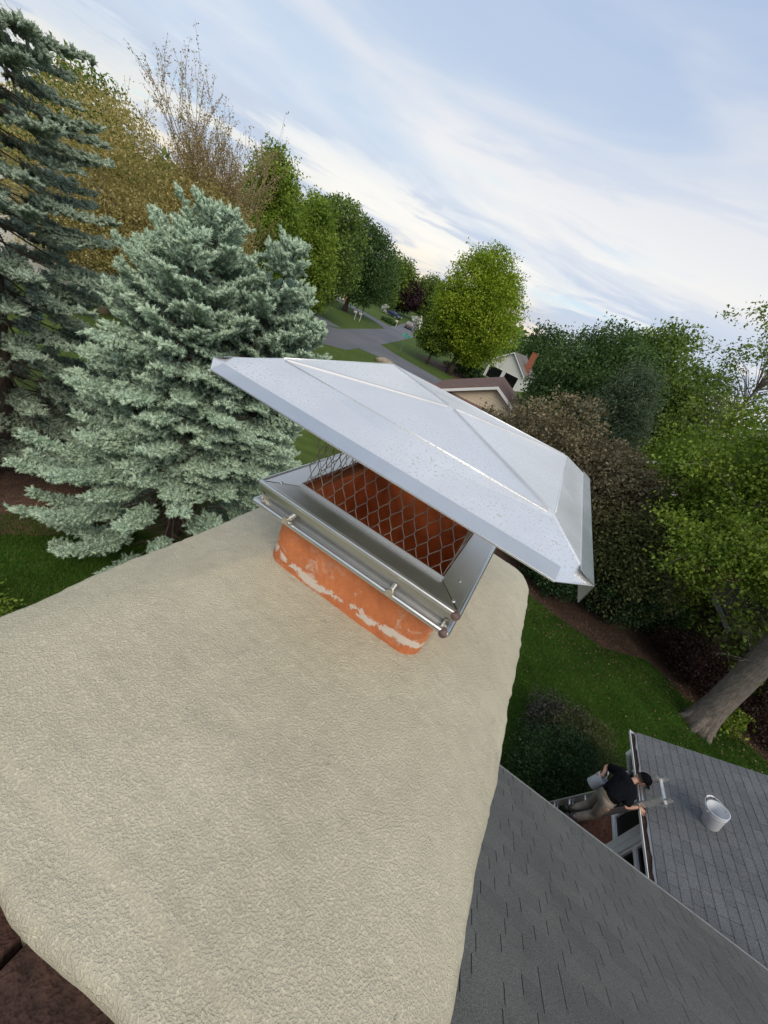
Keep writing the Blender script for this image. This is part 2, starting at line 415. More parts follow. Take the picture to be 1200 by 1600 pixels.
M['wallbrick'] = piece_mat('wall_brick', [(0.0, (0.3750, 0.1522, 0.0930)), (0.4, (0.3000, 0.1232, 0.0825)), (0.8, (0.4500, 0.2175, 0.1500)), (1.0, (0.2375, 0.1087, 0.0825))], 0.9, 60, 0.35, 0.4, 0.004)
M['mortar'] = simple('mortar', (0.10, 0.085, 0.062), 0.95, var=0.6, vscale=20, bmp=0.6, bscale=90)
M['shingle'] = piece_mat('roof_shingle', [(0.0, (0.1815, 0.1830, 0.1702)), (0.35, (0.2013, 0.2036, 0.1874)), (0.7, (0.2182, 0.2198, 0.2004)), (1.0, (0.1914, 0.1921, 0.1790))], 0.92, 150, 0.85, 0.7, 0.004, spec=0.2)
M['shingle2'] = piece_mat('wing_shingle', [(0.0, (0.1950, 0.2040, 0.2141)), (0.4, (0.2146, 0.2234, 0.2315)), (0.75, (0.2345, 0.2429, 0.2486)), (1.0, (0.2030, 0.2121, 0.2190))], 0.92, 90, 0.8, 0.6, 0.005, spec=0.2)
M['deck'] = simple('roof_felt', (0.012, 0.012, 0.013), 0.95, var=0.3)
M['debris'] = simple('gutter_debris', (0.045, 0.028, 0.018), 1.0, var=0.6, vscale=25, bmp=0.8, bscale=40, bdist=0.02)
M['brownroof'] = piece_mat('brown_shingle', [(0.0, (0.1875, 0.1170, 0.0990)), (0.5, (0.2250, 0.1425, 0.1200)), (1.0, (0.2625, 0.1680, 0.1410))], 0.95, 20, 0.3, 0.4, 0.01)
M['greyroof'] = simple('grey_roof', (0.15, 0.135, 0.125), 0.95, var=0.25, vscale=3)
M['siding'] = simple('beige_siding', (0.60, 0.50, 0.37), 0.6, var=0.06)
M['whitewall'] = simple('white_wall', (0.62, 0.61, 0.58), 0.6, var=0.06)
M['redbrick'] = simple('red_brick_far', (0.30, 0.10, 0.055), 0.9, var=0.25, vscale=6)

# ------------------------------------------------------------------ ground, roads, beds
def poly_sheet(name, pts, z, mat, sub=None, **pr):
    mb = MB(); mb.add([(x, y, z) for x, y in pts], [tuple(range(len(pts)))])
    return mb.build(name, mat, None, **pr)
g = MB(); S_ = 1500; n = 30
gx = np.linspace(-S_, S_, n + 1)
g.add([(x, y, GZ) for y in gx for x in gx], [(j * (n + 1) + i, j * (n + 1) + i + 1, (j + 1) * (n + 1) + i + 1, (j + 1) * (n + 1) + i) for j in range(n) for i in range(n)])
g.build('ground', M['lawn'], None, kind='structure')
def ccw(p):
    a = sum(p[i][0] * p[(i + 1) % len(p)][1] - p[(i + 1) % len(p)][0] * p[i][1] for i in range(len(p)))
    return p if a > 0 else p[::-1]
def slab(name, pts, z0, z1, mat, **pr):
    pts = ccw(pts); mb = MB(); nn = len(pts)
    mb.add([(x, y, z1) for x, y in pts] + [(x, y, z0) for x, y in pts],
           [tuple(range(nn))] + [(i, nn + i, nn + (i + 1) % nn, (i + 1) % nn) for i in range(nn)])
    return mb.build(name, mat, None, **pr)
slab('road', [(-90, 10), (-50, 22), (-30, 28.5), (-23.5, 34), (-21.9, 38.0), (-22.9, 42.2), (-25.4, 52.5), (-28.8, 65.3), (-34.5, 86), (-52, 138), (-112, 330), (-123, 346),
              (-60.5, 147), (-39, 82), (-35.9, 73.7), (-29.6, 47.5), (-31.5, 40), (-38, 33.5), (-54, 28), (-92, 17)], GZ - .05, GZ + 0.02, M['asphalt'], kind='structure')
slab('side_road', [(-22.9, 42.2), (-20.6, 43.3), (-16.0, 42.9), (10, 37), (12, 42.5), (-13.3, 49.4), (-17.0, 50.2), (-21.5, 50.9), (-25.4, 52.5)], GZ - .05, GZ + 0.024, M['asphalt'], kind='structure')
slab('driveway', [(-35.9, 73.7), (-40.5, 77.4), (-48.6, 80.8), (-56.6, 82.6), (-57.1, 86.9), (-54.1, 86.1), (-51.2, 86.1), (-44.8, 84.0), (-40.8, 82.6), (-38.6, 82.0)], GZ - .05, GZ + 0.028, M['asphalt'], kind='structure')
slab('driveway.001', [(-30.2, 49.2), (-35, 50.5), (-44, 53), (-46, 48.5), (-36, 46.5), (-30.6, 45.8)], GZ - .05, GZ + 0.028, M['asphalt'], kind='structure')
slab('mulch_bed', [(2.0, 13.5), (2.77, 13.3), (3.96, 13.0), (5.67, 12.9), (6.7, 13.5), (7.36, 13.9), (7.97, 13.6), (8.5, 13.1), (9.64, 12.95), (10.42, 12.8), (11.06, 12.5), (13, 11.5), (22, 10), (22, 30), (6, 26), (-2, 20), (-2, 15)],
     GZ - .05, GZ + .03, M['mulch'], kind='structure')
ang = np.linspace(0, 2 * math.pi, 28, endpoint=False)
slab('mulch_bed.001', [(-10.4 + (3.0 + .25 * math.sin(3 * a)) * math.cos(a), 4.3 + (2.6 + .2 * math.cos(4 * a)) * math.sin(a)) for a in ang], GZ - .05, GZ + .025, M['mulch'], kind='structure')
slab('mulch_bed.002', [(-24 + 6 * math.cos(a) + 6.5, 62 + 4.2 * math.sin(a) + 1.2 * math.sin(2 * a)) for a in ang], GZ - .05, GZ + .03, M['mulch'], kind='structure')

# ------------------------------------------------------------------ chimney
CX0, CX1, CY0, CY1 = -0.385, 0.435, -0.530, 0.80
ZP, ZE = -0.180, -0.250
def vnoise(X, Y, sc, seed):
    r = np.random.RandomState(seed); G = r.rand(64, 64)
    x = X * sc; y = Y * sc; xi = np.floor(x).astype(int); yi = np.floor(y).astype(int); fx = x - xi; fy = y - yi
    fx = fx * fx * (3 - 2 * fx); fy = fy * fy * (3 - 2 * fy)
    a = G[yi % 64, xi % 64]; b = G[yi % 64, (xi + 1) % 64]; c = G[(yi + 1) % 64, xi % 64]; d_ = G[(yi + 1) % 64, (xi + 1) % 64]
    return (a * (1 - fx) + b * fx) * (1 - fy) + (c * (1 - fx) + d_ * fx) * fy - 0.5
chim = thing('chimney', 'brick chimney topped by a wide beige coated crown round an orange flue', 'chimney', (0.02, 0.13, -2.3))
def build_crown():
    nx, ny = 210, 330
    u = np.linspace(0, 1, nx); v = np.linspace(0, 1, ny)
    x = CX0 + (CX1 - CX0) * u; y = CY0 + (CY1 - CY0) * v
    X, Y = np.meshgrid(x, y)
    fx0, fx1, fy0, fy1 = -0.19, 0.215, 0.02, 0.39
    tx = np.where(X < fx0, (fx0 - X) / (fx0 - CX0), np.where(X > fx1, (X - fx1) / (CX1 - fx1), 0))
    ty = np.where(Y < fy0, (fy0 - Y) / (fy0 - CY0), np.where(Y > fy1, (Y - fy1) / (CY1 - fy1), 0))
    tt = np.maximum(tx, ty)
    tt = np.minimum((tx ** 5 + ty ** 5) ** 0.2, 1.06)
    Z = ZP + (ZE - ZP) * tt ** 1.05
    e = np.minimum.reduce([X - CX0, CX1 - X, Y - CY0, CY1 - Y])        # distance to rim
    e = e + 0.012 * vnoise(X, Y, 9, 3)
    # wider bevel on the right side
    rb = np.clip((0.085 - (CX1 - X)) / 0.085, 0, 1); Z -= 0.022 * rb ** 1.6
    e = e + .006 * vnoise(X, Y, 60, 31); q = np.clip((0.013 - e) / 0.013, 0, 1); Z -= 0.013 * (1 - np.sqrt(np.clip(1 - q * q, 0, 1)))
    nb = np.clip((-0.46 - Y + 0.012 * vnoise(X, Y, 14, 9)) / 0.012, 0, 1); Z -= 0.005 * nb
    Z += 0.006 * vnoise(X, Y, 4, 1) + 0.0014 * vnoise(X, Y, 13, 2) + 0.0006 * vnoise(X, Y, 42, 4)
    Z += 0.0012 * vnoise(X, Y, 130, 5) * (0.5 + vnoise(X, Y, 6, 8) + .5)
    # ragged outline
    wob = 0.006 * vnoise(X * 0 + Y, X * 0, 5, 6) + 0.004 * vnoise(X * 0 + Y, X * 0 + 3, 26, 7)
    X = X + wob * (np.clip((0.05 - (X - CX0)) / 0.05, 0, 1) + np.clip((0.05 - (CX1 - X)) / 0.05, 0, 1))
    wob2 = 0.010 * vnoise(X, X * 0 + 1.3, 8, 16) + 0.006 * vnoise(X, X * 0 + 3, 28, 17)
    Y = Y + wob2 * (np.clip((0.05 - (Y - CY0)) / 0.05, 0, 1) + np.clip((0.05 - (CY1 - Y)) / 0.05, 0, 1))
    # round off the two far corners
    cdx = np.clip((X - (CX1 - .09)) / .09, 0, 1); cdy = np.clip((Y - (CY1 - .09)) / .09, 0, 1)
    k = np.minimum(1, 1 / np.maximum(1e-6, np.sqrt(cdx ** 2 + cdy ** 2))); both = (cdx > 0) & (cdy > 0)
    X = np.where(both, CX1 - .09 + .09 * cdx * k, X); Y = np.where(both, CY1 - .09 + .09 * cdy * k, Y)
    Y = Y + 0.075 * np.clip(X, 0, .3) * np.clip((-.40 - Y) / .13, 0, 1)
    X = X + 0.040 * np.clip((X - .2) / (CX1 - .2), 0, 1) * np.clip((.8 - Y) / 1.15, 0, 1.15)
    vs = np.stack([X, Y, Z], -1).reshape(-1, 3)
    fs = [(j * nx + i, j * nx + i + 1, (j + 1) * nx + i + 1, (j + 1) * nx + i) for j in range(ny - 1) for i in range(nx - 1)]
    rim = [i for i in range(nx)] + [j * nx + nx - 1 for j in range(1, ny)] + [(ny - 1) * nx + i for i in range(nx - 2, -1, -1)] + [j * nx for j in range(ny - 2, 0, -1)]
    mb = MB(); base = len(vs)
    low = []
    for r_ in rim:
        p = vs[r_]; low.append((p[0], p[1], -0.375 + 0.008 * math.sin(p[0] * 60 + p[1] * 40)))
    mb.v = [tuple(p) for p in vs] + low; L = len(rim)
    mb.f = fs + [(rim[i], base + i, base + (i + 1) % L, rim[(i + 1) % L]) for i in range(L)]
    mb.f.append(tuple(base + i for i in range(L - 1, -1, -1)))
    mb.mi = [0] * len(mb.f)
    return mb.build('crown', M['crown'], chim, smooth=True)
build_crown()

# flue liner: hollow rounded tile
def rrect(x0, x1, y0, y1, r, n=6):
    pts = []
    for cx, cy, a0 in ((x1 - r, y0 + r, -90), (x1 - r, y1 - r, 0), (x0 + r, y1 - r, 90), (x0 + r, y0 + r, 180)):
        for k in range(n + 1):
            a = RAD(a0 + 90 * k / n); pts.append((cx + r * math.cos(a), cy + r * math.sin(a)))
    return pts
FX0, FX1, FY0, FY1 = -0.188, 0.212, 0.022, 0.388
fo = rrect(FX0, FX1, FY0, FY1, 0.045); fi = rrect(FX0 + .028, FX1 - .028, FY0 + .028, FY1 - .028, 0.03)
mb = MB(); nn = len(fo)
levels = [(fo, -0.45), (fo, -0.2), (fo, -0.1), (fo, -0.018), (fo, -0.012), (fi, -0.010)]
for pts, z in levels: mb.v += [(x, y, z) for x, y in pts]
for l in range(len(levels) - 1):
    for i in range(nn): mb.f.append((l * nn + i, l * nn + (i + 1) % nn, (l + 1) * nn + (i + 1) % nn, (l + 1) * nn + i)); mb.mi.append(0)
b0 = len(mb.v)
for z in (-0.010, -0.6, -1.9): mb.v += [(x, y, z) for x, y in fi]
for l in range(2):
    for i in range(nn): mb.f.append((b0 + l * nn + i, b0 + l * nn + (i + 1) % nn, b0 + (l + 1) * nn + (i + 1) % nn, b0 + (l + 1) * nn + i)); mb.mi.append(1)
mb.f.append(tuple(b0 + 2 * nn + i for i in range(nn))); mb.mi.append(1)
mb.build('flue_liner', [M['flue'], M['flue_in']], chim, smooth=False)
# brick stack below the crown
core = MB(); core.bx(CX0 + .03, CX1 - .03, CY0 - .04, CY1 - .03, -0.70, -0.36)
stack = core.build('brick_core', M['mortar'], chim)
sb = MB(); sb.bx(CX0 + .01, CX1 - .01, CY0 - .05, CY1 - .015, -7.05, -0.655); sb.build('stack_body', M['redbrick'], chim)
bl, bw, bh = 0.195, 0.092, 0.057
def brick_mesh(l, w, h, name, jit=0.004, seed=0):
    r = random.Random(seed); mb = MB()
    mb.hexa([(sx * l / 2 + r.uniform(-jit, jit), sy * w / 2 + r.uniform(-jit, jit), sz * h / 2 + r.uniform(-jit, jit)) for sx, sy, sz in
             ((-1, -1, -1), (1, -1, -1), (1, 1, -1), (-1, 1, -1), (-1, -1, 1), (1, -1, 1), (1, 1, 1), (-1, 1, 1))])
    me = bpy.data.meshes.new(name); me.from_pydata(mb.v, [], mb.f); return me
def piece(name, me, root, parent, loc, rot):
    o = bpy.data.objects.new(name, me); COL.objects.link(o); o.parent = parent
    o.location = Vector(loc) - Vector(root.location); o.rotation_euler = rot
    return o
bms = [brick_mesh(bl, bw, bh, 'brick', 0.004, s) for s in range(4)]
for me in bms: me.materials.append(M['brick'])
px0, px1, py0, py1 = CX0 - .005, CX1 + .03, CY0 - .062, CY1 - .01
for c_ in range(5):
    z = -0.319 - c_ * 0.068; o_ = 0.05 if c_ % 2 else 0.0; inset = 0.0 if c_ < 2 else 0.035
    x = px0 + bl / 2 + o_
    while x < px1 - 0.02:
        for yy in (py0 + bw / 2 + inset,): piece('brick', random.choice(bms), chim, stack, (x, yy, z + random.uniform(-.003, .003)), (random.uniform(-.02, .02), random.uniform(-.02, .02), random.uniform(-.03, .03)))
        x += bl + 0.012
    y = py0 + .11 + bl / 2 + o_
    while y < py1 - .05:
        piece('brick', random.choice(bms), chim, stack, (px0 + bw / 2 + .02, y, z - .06), (0, 0, math.pi / 2 + random.uniform(-.02, .02)))
        piece('brick', random.choice(bms), chim, stack, (px1 - bw / 2 - .02, y, z - .06), (0, 0, math.pi / 2 + random.uniform(-.02, .02)))
        y += bl + 0.012
# ------------------------------------------------------------------ chimney cap
cap = thing('chimney_cowl', 'stainless steel chimney cap with pyramid hood and wire mesh screwed on the orange flue', 'chimney cap', (0, 0.2, 0))
HC = np.array([0.008, 0.207]); PW, PD, ZB, ZA = 0.251, 0.2275, 0.245, 0.262
OW, OD, ZO, CHM = 0.329, 0.340, 0.210, 0.048
th = 0.0012
P4 = {k: (HC[0] + sx * PW, HC[1] + sy * PD, ZB) for k, sx, sy in (('fl', -1, -1), ('fr', 1, -1), ('br', 1, 1), ('bl', -1, 1))}
AP = (HC[0], HC[1], ZA)
for a, b in (('fl', 'fr'), ('fr', 'br'), ('br', 'bl'), ('bl', 'fl')):
    MB().sheet([P4[a], P4[b], AP], th).build('top_panel', M['hood'], cap)
def bead(a, b, r, name, z=0.002, flat=.5):
    a = Vector(a); b = Vector(b); pts = [a.lerp(b, t) + Vector((0, 0, z - .004 * (t in (0, 1)))) for t in (0, .04, .25, .5, .75, .96, 1)]
    MB().tube(pts, [r * .3, r * .9, r, r, r, r, r * .8], 8).build(name, M['bead'], cap, smooth=True)
for k in P4: bead(Vector(P4[k]), Vector(AP), 0.0042, 'ridge_bead', -0.0012)
hx, hy = HC
E = dict(lf=(hx - OW, hy - OD + CHM), f1=(hx - OW + CHM, hy - OD), f2=(hx + OW - CHM, hy - OD), rf=(hx + OW, hy - OD + CHM),
         rb=(hx + OW, hy + OD - CHM), b1=(hx + OW - CHM, hy + OD), b2=(hx - OW + CHM, hy + OD), lb=(hx - OW, hy + OD - CHM))
E = {k: (*v, ZO) for k, v in E.items()}
def inset(p, q, t): return tuple(np.array(p) * (1 - t) + np.array(q) * t)
MB().sheet([E['lf'], E['f1'], E['f2'], E['rf'], P4['fr'], P4['fl']], th).build('skirt_panel', M['hood'], cap)
MB().sheet([E['rf'], E['rb'], P4['br'], P4['fr']], th).build('skirt_panel', M['hood'], cap)
MB().sheet([E['rb'], E['b1'], E['b2'], E['lb'], P4['bl'], P4['br']], th).build('skirt_panel', M['hood'], cap)
MB().sheet([E['lb'], E['lf'], P4['fl'], P4['bl']], th).build('skirt_panel', M['hood'], cap)
# fold line along the front edge of the top and hems
for a, b in (('fl', 'fr'), ('fr', 'br'), ('br', 'bl'), ('bl', 'fl')):
    pa, pb = Vector(P4[a]), Vector(P4[b]); MB().tube([pa.lerp(pb, .02), pa.lerp(pb, .98)], 0.0014, 8).build('fold_bead', M['hood'], cap, smooth=True)
def hem(a, b, outv, name='hem', drop=.016):
    a = Vector(a); b = Vector(b); o = Vector(outv)
    mb = MB()
    inw = -o * 0.022 + Vector((0, 0, 0.0088))
    mb.sheet([a + inw + Vector((0, 0, .0022)), a + o * .001 + Vector((0, 0, .0016)), b + o * .001 + Vector((0, 0, .0016)), b + inw + Vector((0, 0, .0022))], .001)
    mb.hexa([a + o * .0005 + Vector((0, 0, -drop)), b + o * .0005 + Vector((0, 0, -drop)), b - o * .0008 + Vector((0, 0, -drop)), a - o * .0008 + Vector((0, 0, -drop)),
             a + o * .0018, b + o * .0018, b, a])
    return mb.build(name, M['steel_hem'], cap)
hem(E['f1'], E['f2'], (0, -1, 0), drop=.0015)
hem(E['rf'], E['rb'], (1, 0, 0), drop=.030); hem(E['b1'], E['b2'], (0, 1, 0)); hem(E['lb'], E['lf'], (-1, 0, 0), drop=.03)
# base collar: four mitred flanges, sides with a step, rolled edges
BWX, BD = 0.230, 0.4094; MI = 0.0564
oc = [(-BWX, 0), (BWX, 0), (BWX, BD), (-BWX, BD)]; ic = [(-BWX + MI, MI), (BWX - MI, MI), (BWX - MI, BD - MI), (-BWX + MI, BD - MI)]
for i in range(4):
    j = (i + 1) % 4
    o1, o2, i1, i2 = Vector((*oc[i], 0)), Vector((*oc[j], 0)), Vector((*ic[i], 0)), Vector((*ic[j], 0))
    e = (o2 - o1).normalized(); up = Vector((0, 0, 0.0006 * (i % 2)))
    MB().sheet([o1 + e * .003 + up, o2 - e * .001 + up, i2 - e * .0004 + Vector((0, 0, .004)) + up, i1 + e * .0004 + Vector((0, 0, .004)) + up], .0012).build('flange', M['steel'], cap)
    nrm = Vector((e.y, -e.x, 0))
    # turned-up inner rim
    MB().hexa([i1 + Vector((0, 0, .003)), i2 + Vector((0, 0, .003)), i2 - nrm * -.0012 + Vector((0, 0, .003)), i1 + nrm * .0012 + Vector((0, 0, .003)),
               i1 + Vector((0, 0, .012)), i2 + Vector((0, 0, .012)), i2 + nrm * .0012 + Vector((0, 0, .012)), i1 + nrm * .0012 + Vector((0, 0, .012))]).build('inner_rim', M['steel_hem'], cap)
    mb = MB(); prof = [(0.0, -.004), (.001, -.020), (-.013, -.025), (-.013, -.047), (.002, -.049)]
    for (a0, z0), (a1, z1) in zip(prof[:-1], prof[1:]):
        mb.sheet([o1 + nrm * a1 + Vector((0, 0, z1)), o2 + nrm * a1 + Vector((0, 0, z1)), o2 + nrm * a0 + Vector((0, 0, z0)), o1 + nrm * a0 + Vector((0, 0, z0))], .0012)
    mb.build('side_wall', M['steel'], cap)
    mb = MB(); mb.tube([o1 + nrm * .001 + Vector((0, 0, -.003)) - e * .002, o2 + nrm * .001 + Vector((0, 0, -.003)) + e * .002], .0056, 12); mb.build('rolled_edge', M['steel_hem'], cap, smooth=False)
    mb = MB(); mb.tube([o1 + nrm * .002 + Vector((0, 0, -.050)) - e * .004, o2 + nrm * .002 + Vector((0, 0, -.050)) + e * .004], .0064, 12); mb.build('rolled_edge', M['steel_hem'], cap)
for x_, y_, z_ in ((BWX - .002, -.006, -.004), (BWX - .003, -.008, -.050)):
    mb = MB(); mb.lathe((x_, y_, z_), [(0.0001, .0015), (.003, .0022), (.0035, .0012), (.0062, .0022), (.0082, .0008), (.0082, -.012)], 18, (.25, -1, 0.2)); mb.build('rolled_end', M['rusty'], cap, smooth=True)
for x_ in (-0.142, 0.108):
    r_ = thing  # noqa
    mb = MB(); c0 = Vector((x_, -.012, -.0385)); ax = Vector((-0.05, 1, .10)).normalized()
    mb.lathe(c0, [(.0001, -.004), (.0084, -.004), (.009, 0.001), (.007, .0035), (.0042, .0042), (.0042, .028), (.0026, .030), (.0001, .030)], 14, ax)
    for k in range(9): mb.lathe(c0 + ax * (.007 + k * .0024), [(.0042, -.0007), (.0050, 0), (.0042, .0007)], 10, ax)
    mb.build('screw', M['screw'], cap, smooth=False)
for x_, y_ in ((.212, .022), (.188, .050), (.203, .09), (-.205, .03)):
    mb = MB(); mb.lathe((x_, y_, .0015), [(.0042, 0), (.0038, .0016), (.0001, .0022)], 10); mb.build('rivet', M['steel_hem'], cap, smooth=True)
# expanded metal mesh, four sides
def mesh_side(p0, p1, ztop_fn, name='mesh_screen'):
    p0 = Vector(p0); p1 = Vector(p1); L = (p1 - p0).length; nd = max(2, 2 * round(L / 0.0277)); dx = L / nd; hz = 0.0265
    e = (p1 - p0).normalized(); nrm = Vector((e.y, -e.x, 0))
    mb = MB(); rows = int(0.25 / hz)
    def wob(i, j): return nrm * (.0016 * math.sin(i * 2.1 + j * 1.3)) + e * (.0010 * math.sin(i * 3.7 + j))
    for i in range(nd):
        for j in range(rows):
            if (i + j) % 2 == 0: a, b = (i, j), (i + 1, j + 1)
            else: a, b = (i + 1, j), (i, j + 1)
            A = p0 + e * (a[0] * dx) + Vector((0, 0, .004 + a[1] * hz)) + wob(*a); B = p0 + e * (b[0] * dx) + Vector((0, 0, .004 + b[1] * hz)) + wob(*b)
            if B.z > .236: continue
            # expanded metal: flat bond at each knot, strand bends between
            m1 = A.lerp(B, .15); m1 = Vector((A.x + (m1.x - A.x) * .35, A.y + (m1.y - A.y) * .35, m1.z))
            m2 = A.lerp(B, .85); m2 = Vector((B.x + (m2.x - B.x) * .35, B.y + (m2.y - B.y) * .35, m2.z))
            mb.tube([A, m1, m2, B], 0.00095, 4, caps=False)
    return mb.build(name, M['wire'], cap)
iy0, iy1, ix0, ix1 = MI + .003, BD - MI - .003, -BWX + MI + .003, BWX - MI - .003
mesh_side((ix0, iy0, 0), (ix1, iy0, 0), None); mesh_side((ix1, iy0, 0), (ix1, iy1, 0), None)
mesh_side((ix1, iy1, 0), (ix0, iy1, 0), None); mesh_side((ix0, iy1, 0), (ix0, iy0, 0), None)

# ------------------------------------------------------------------ shingled roofs
def shingle_mesh(w, l, t, seed):
    r = random.Random(seed); mb = MB(); g_ = .003; j = lambda: r.uniform(-.0012, .0012)
    a = w / 2 - g_
    mb.hexa([(-a + j(), 0, -.004), (a + j(), 0, -.004), (a, l, -.005), (-a, l, -.005), (-a + j(), 0 + j(), t), (a + j(), 0 + j(), t), (a, l, .0006), (-a, l, .0006)])
    me = bpy.data.meshes.new('shingle'); me.from_pydata(mb.v, [], mb.f); return me
def shingle_roof(root, roof, org, ux, up, width, length, mat, expo=.1435, hi=.0115, lo=.006, nmax=300, in_frame=None, wset=(.13, .17, .21, .26, .31), seed=1):
    """org: eave corner, ux along the eave, up along the slope; pieces in staggered courses"""
    ux = Vector(ux).normalized(); up = Vector(up).normalized(); nz = ux.cross(up).normalized()
    rot = Matrix((ux, up, nz)).transposed()
    rr = random.Random(seed); lib = {}
    cand = []
    for c in range(int(length / expo) + 1):
        s = 0.0; last = None; first = True
        while s < width:
            w = rr.choice(wset) if not first else rr.uniform(.08, .3) // .03 * .03; first = False; t = hi if (last == lo or rr.random() < .30) else lo
            last = t; cand.append((c * expo, s + w / 2, w, t)); s += w
    rest = MB(); pieces = []
    for y, x, w, t in cand:
        if x - w / 2 < -.02 or x + w / 2 > width + .3: continue
        P = Vector(org) + ux * x + up * y + nz * .006
        u, v, z = project(P + up * expo * .5)
        vis = z > 0.05 and -20 < u < 1220 and -20 < v < 1620 and (in_frame is None or in_frame(u, v))
        pieces.append((not vis, z, P, w, t))
    pieces.sort(key=lambda q: (q[0], q[1]))
    for k, (nv, z, P, w, t) in enumerate(pieces):
        key = (w, t, rr.randrange(2))
        if key not in lib:
            lib[key] = shingle_mesh(w, expo + .03, t, len(lib)); lib[key].materials.append(mat)
        if k < nmax and not nv:
            o = bpy.data.objects.new('shingle', lib[key]); COL.objects.link(o); o.parent = roof
            o.matrix_local = Matrix.Translation(P - Vector(root.location)) @ rot.to_4x4()
        else:
            rest.add([P + rot @ vv.co for vv in lib[key].vertices], [tuple(f.vertices) for f in lib[key].polygons])
    if rest.v: rest.build('shingle_field', mat, roof, kind='stuff')
def gutter(name, a, b, outv, root, mat, parent=None, r=.055, debris=True, lip=.008):
    a = Vector(a); b = Vector(b); o = Vector(outv); z = Vector((0, 0, 1)); t = .0025
    prof = [(0, .0), (0, -.10), (.06, -.10), (.10, -.05), (.105, 0.0), (.118, .004), (.118, -.006)]
    mb = MB()
    for (a0, z0), (a1, z1) in zip(prof[:-1], prof[1:]):
        q = [a + o * a0 + z * z0, b + o * a0 + z * z0, b + o * a1 + z * z1, a + o * a1 + z * z1]
        nn = (q[1] - q[0]).cross(q[3] - q[0]).normalized() * t
        mb.hexa([q[0], q[1], q[2], q[3], q[0] + nn, q[1] + nn, q[2] + nn, q[3] + nn])
    for e_, s in ((a, 1), (b, -1)):
        pts = [e_ + o * p + z * q for p, q in prof[:5]]
        mb.add(pts, [tuple(range(5)) if s > 0 else tuple(range(4, -1, -1))])
    g_ = mb.build(name, mat, parent or root)
    if debris:
        m2 = MB(); nseg = 40
        L = b - a
        v = []
        for i in range(nseg + 1):
            p = a + L * (i / nseg); h = -.045 + .02 * math.sin(i * 1.7) * math.sin(i * .6)
            v += [p + o * .004 + z * (h + .012), p + o * .05 + z * h, p + o * .098 + z * (h - .004)]
        f = [(i * 3 + k, i * 3 + k + 1, i * 3 + k + 4, i * 3 + k + 3) for i in range(nseg) for k in (0, 1)]
        m2.add(v, f); m2.build('gutter_debris', M['debris'], g_)
    return g_

house = thing('house', 'house with charcoal shingled roof falling away beside the chimney', 'house', (4, 0, GZ))
EY, EZ = 2.99, -3.61; SL = math.tan(RAD(26.57))
roof = MB()
XL, XR = -0.30, 9.0; RY = -4.0
dk = [(XL, EY + .0, EZ), (XR, EY + .0, EZ), (XR, RY, EZ + (EY - RY) * SL), (XL, RY, EZ + (EY - RY) * SL)]
roof.add(dk + [(p[0], p[1], p[2] - .14) for p in dk], [(0, 1, 2, 3), (7, 6, 5, 4), (0, 4, 5, 1), (1, 5, 6, 2), (2, 6, 7, 3), (3, 7, 4, 0)])
bk = [(XR, RY, EZ + (EY - RY) * SL), (XR, RY - 7, EZ), (XL, RY - 7, EZ), (XL, RY, EZ + (EY - RY) * SL)]
roof.add(bk + [(p[0], p[1], p[2] - .14) for p in bk], [(3, 2, 1, 0), (4, 5, 6, 7), (0, 1, 5, 4), (1, 2, 6, 5), (2, 3, 7, 6)])
roofo = roof.build('roof', M['deck'], house)
shingle_roof(house, roofo, (XL + .1, EY + .02, EZ), (1, 0, 0), (0, -1, SL), XR - XL - .2, 4.6, M['shingle'], seed=4)
mb = MB(); mb.bx(XL + .3, XR - .3, RY - 6.6, EY - .35, GZ, EZ - .0)
for xw in (XL + .3, XR - .3): mb.add([(xw, EY - .35, EZ), (xw, RY - 6.6, EZ), (xw, RY, EZ + (EY - RY) * SL - .2)], [(0, 1, 2)])
mb.build('wall', M['redbrick'], house)
mb = MB(); mb.bx(XL, XR, EY - .03, EY - .006, EZ - .2, EZ - .03); mb.build('fascia', M['white'], house)
mb = MB(); mb.sheet([(XL, EY + .030, EZ - .004), (XR, EY + .030, EZ - .004), (XR, EY + .004, EZ + .0095), (XL, EY + .004, EZ + .0095)], .004); mb.build('drip_edge', M['alu'], house)

# sunroom wing with the second roof
wing = thing('sunroom', 'brick and glass sunroom wing with slate grey shingled roof and white gutter', 'sunroom', (6, 4.5, GZ))
WX, WZ, WS = 4.33, -4.37, math.tan(RAD(24.2)); WY0, WY1 = 2.5, 6.14; RX = 7.6
dk = [(WX, WY1, WZ), (WX, WY0, WZ), (RX, WY0, WZ + (RX - WX) * WS), (RX, WY1, WZ + (RX - WX) * WS)]
mb = MB(); mb.add(dk + [(p[0], p[1], p[2] - .12) for p in dk], [(0, 1, 2, 3), (7, 6, 5, 4), (0, 4, 5, 1), (1, 5, 6, 2), (2, 6, 7, 3), (3, 7, 4, 0)])
dk2 = [(RX, WY1, WZ + (RX - WX) * WS), (RX, WY0, WZ + (RX - WX) * WS), (2 * RX - WX, WY0, WZ), (2 * RX - WX, WY1, WZ)]
mb.add(dk2 + [(p[0], p[1], p[2] - .12) for p in dk2], [(0, 1, 2, 3), (7, 6, 5, 4), (0, 4, 5, 1), (1, 5, 6, 2), (2, 6, 7, 3), (3, 7, 4, 0)])
wroof = mb.build('roof', M['deck'], wing)
shingle_roof(wing, wroof, (WX - .02, WY1 + .03, WZ), (0, -1, 0), (1, 0, WS), WY1 - WY0 + .03, 3.4, M['shingle2'], expo=.118, hi=.0075, lo=.006, wset=(.17, .21, .26, .33), seed=9)
gutter('gutter', (WX - .012, WY1 + .02, WZ - .02), (WX - .012, WY0, WZ - .02), (-1, 0, 0), wing, M['white'])
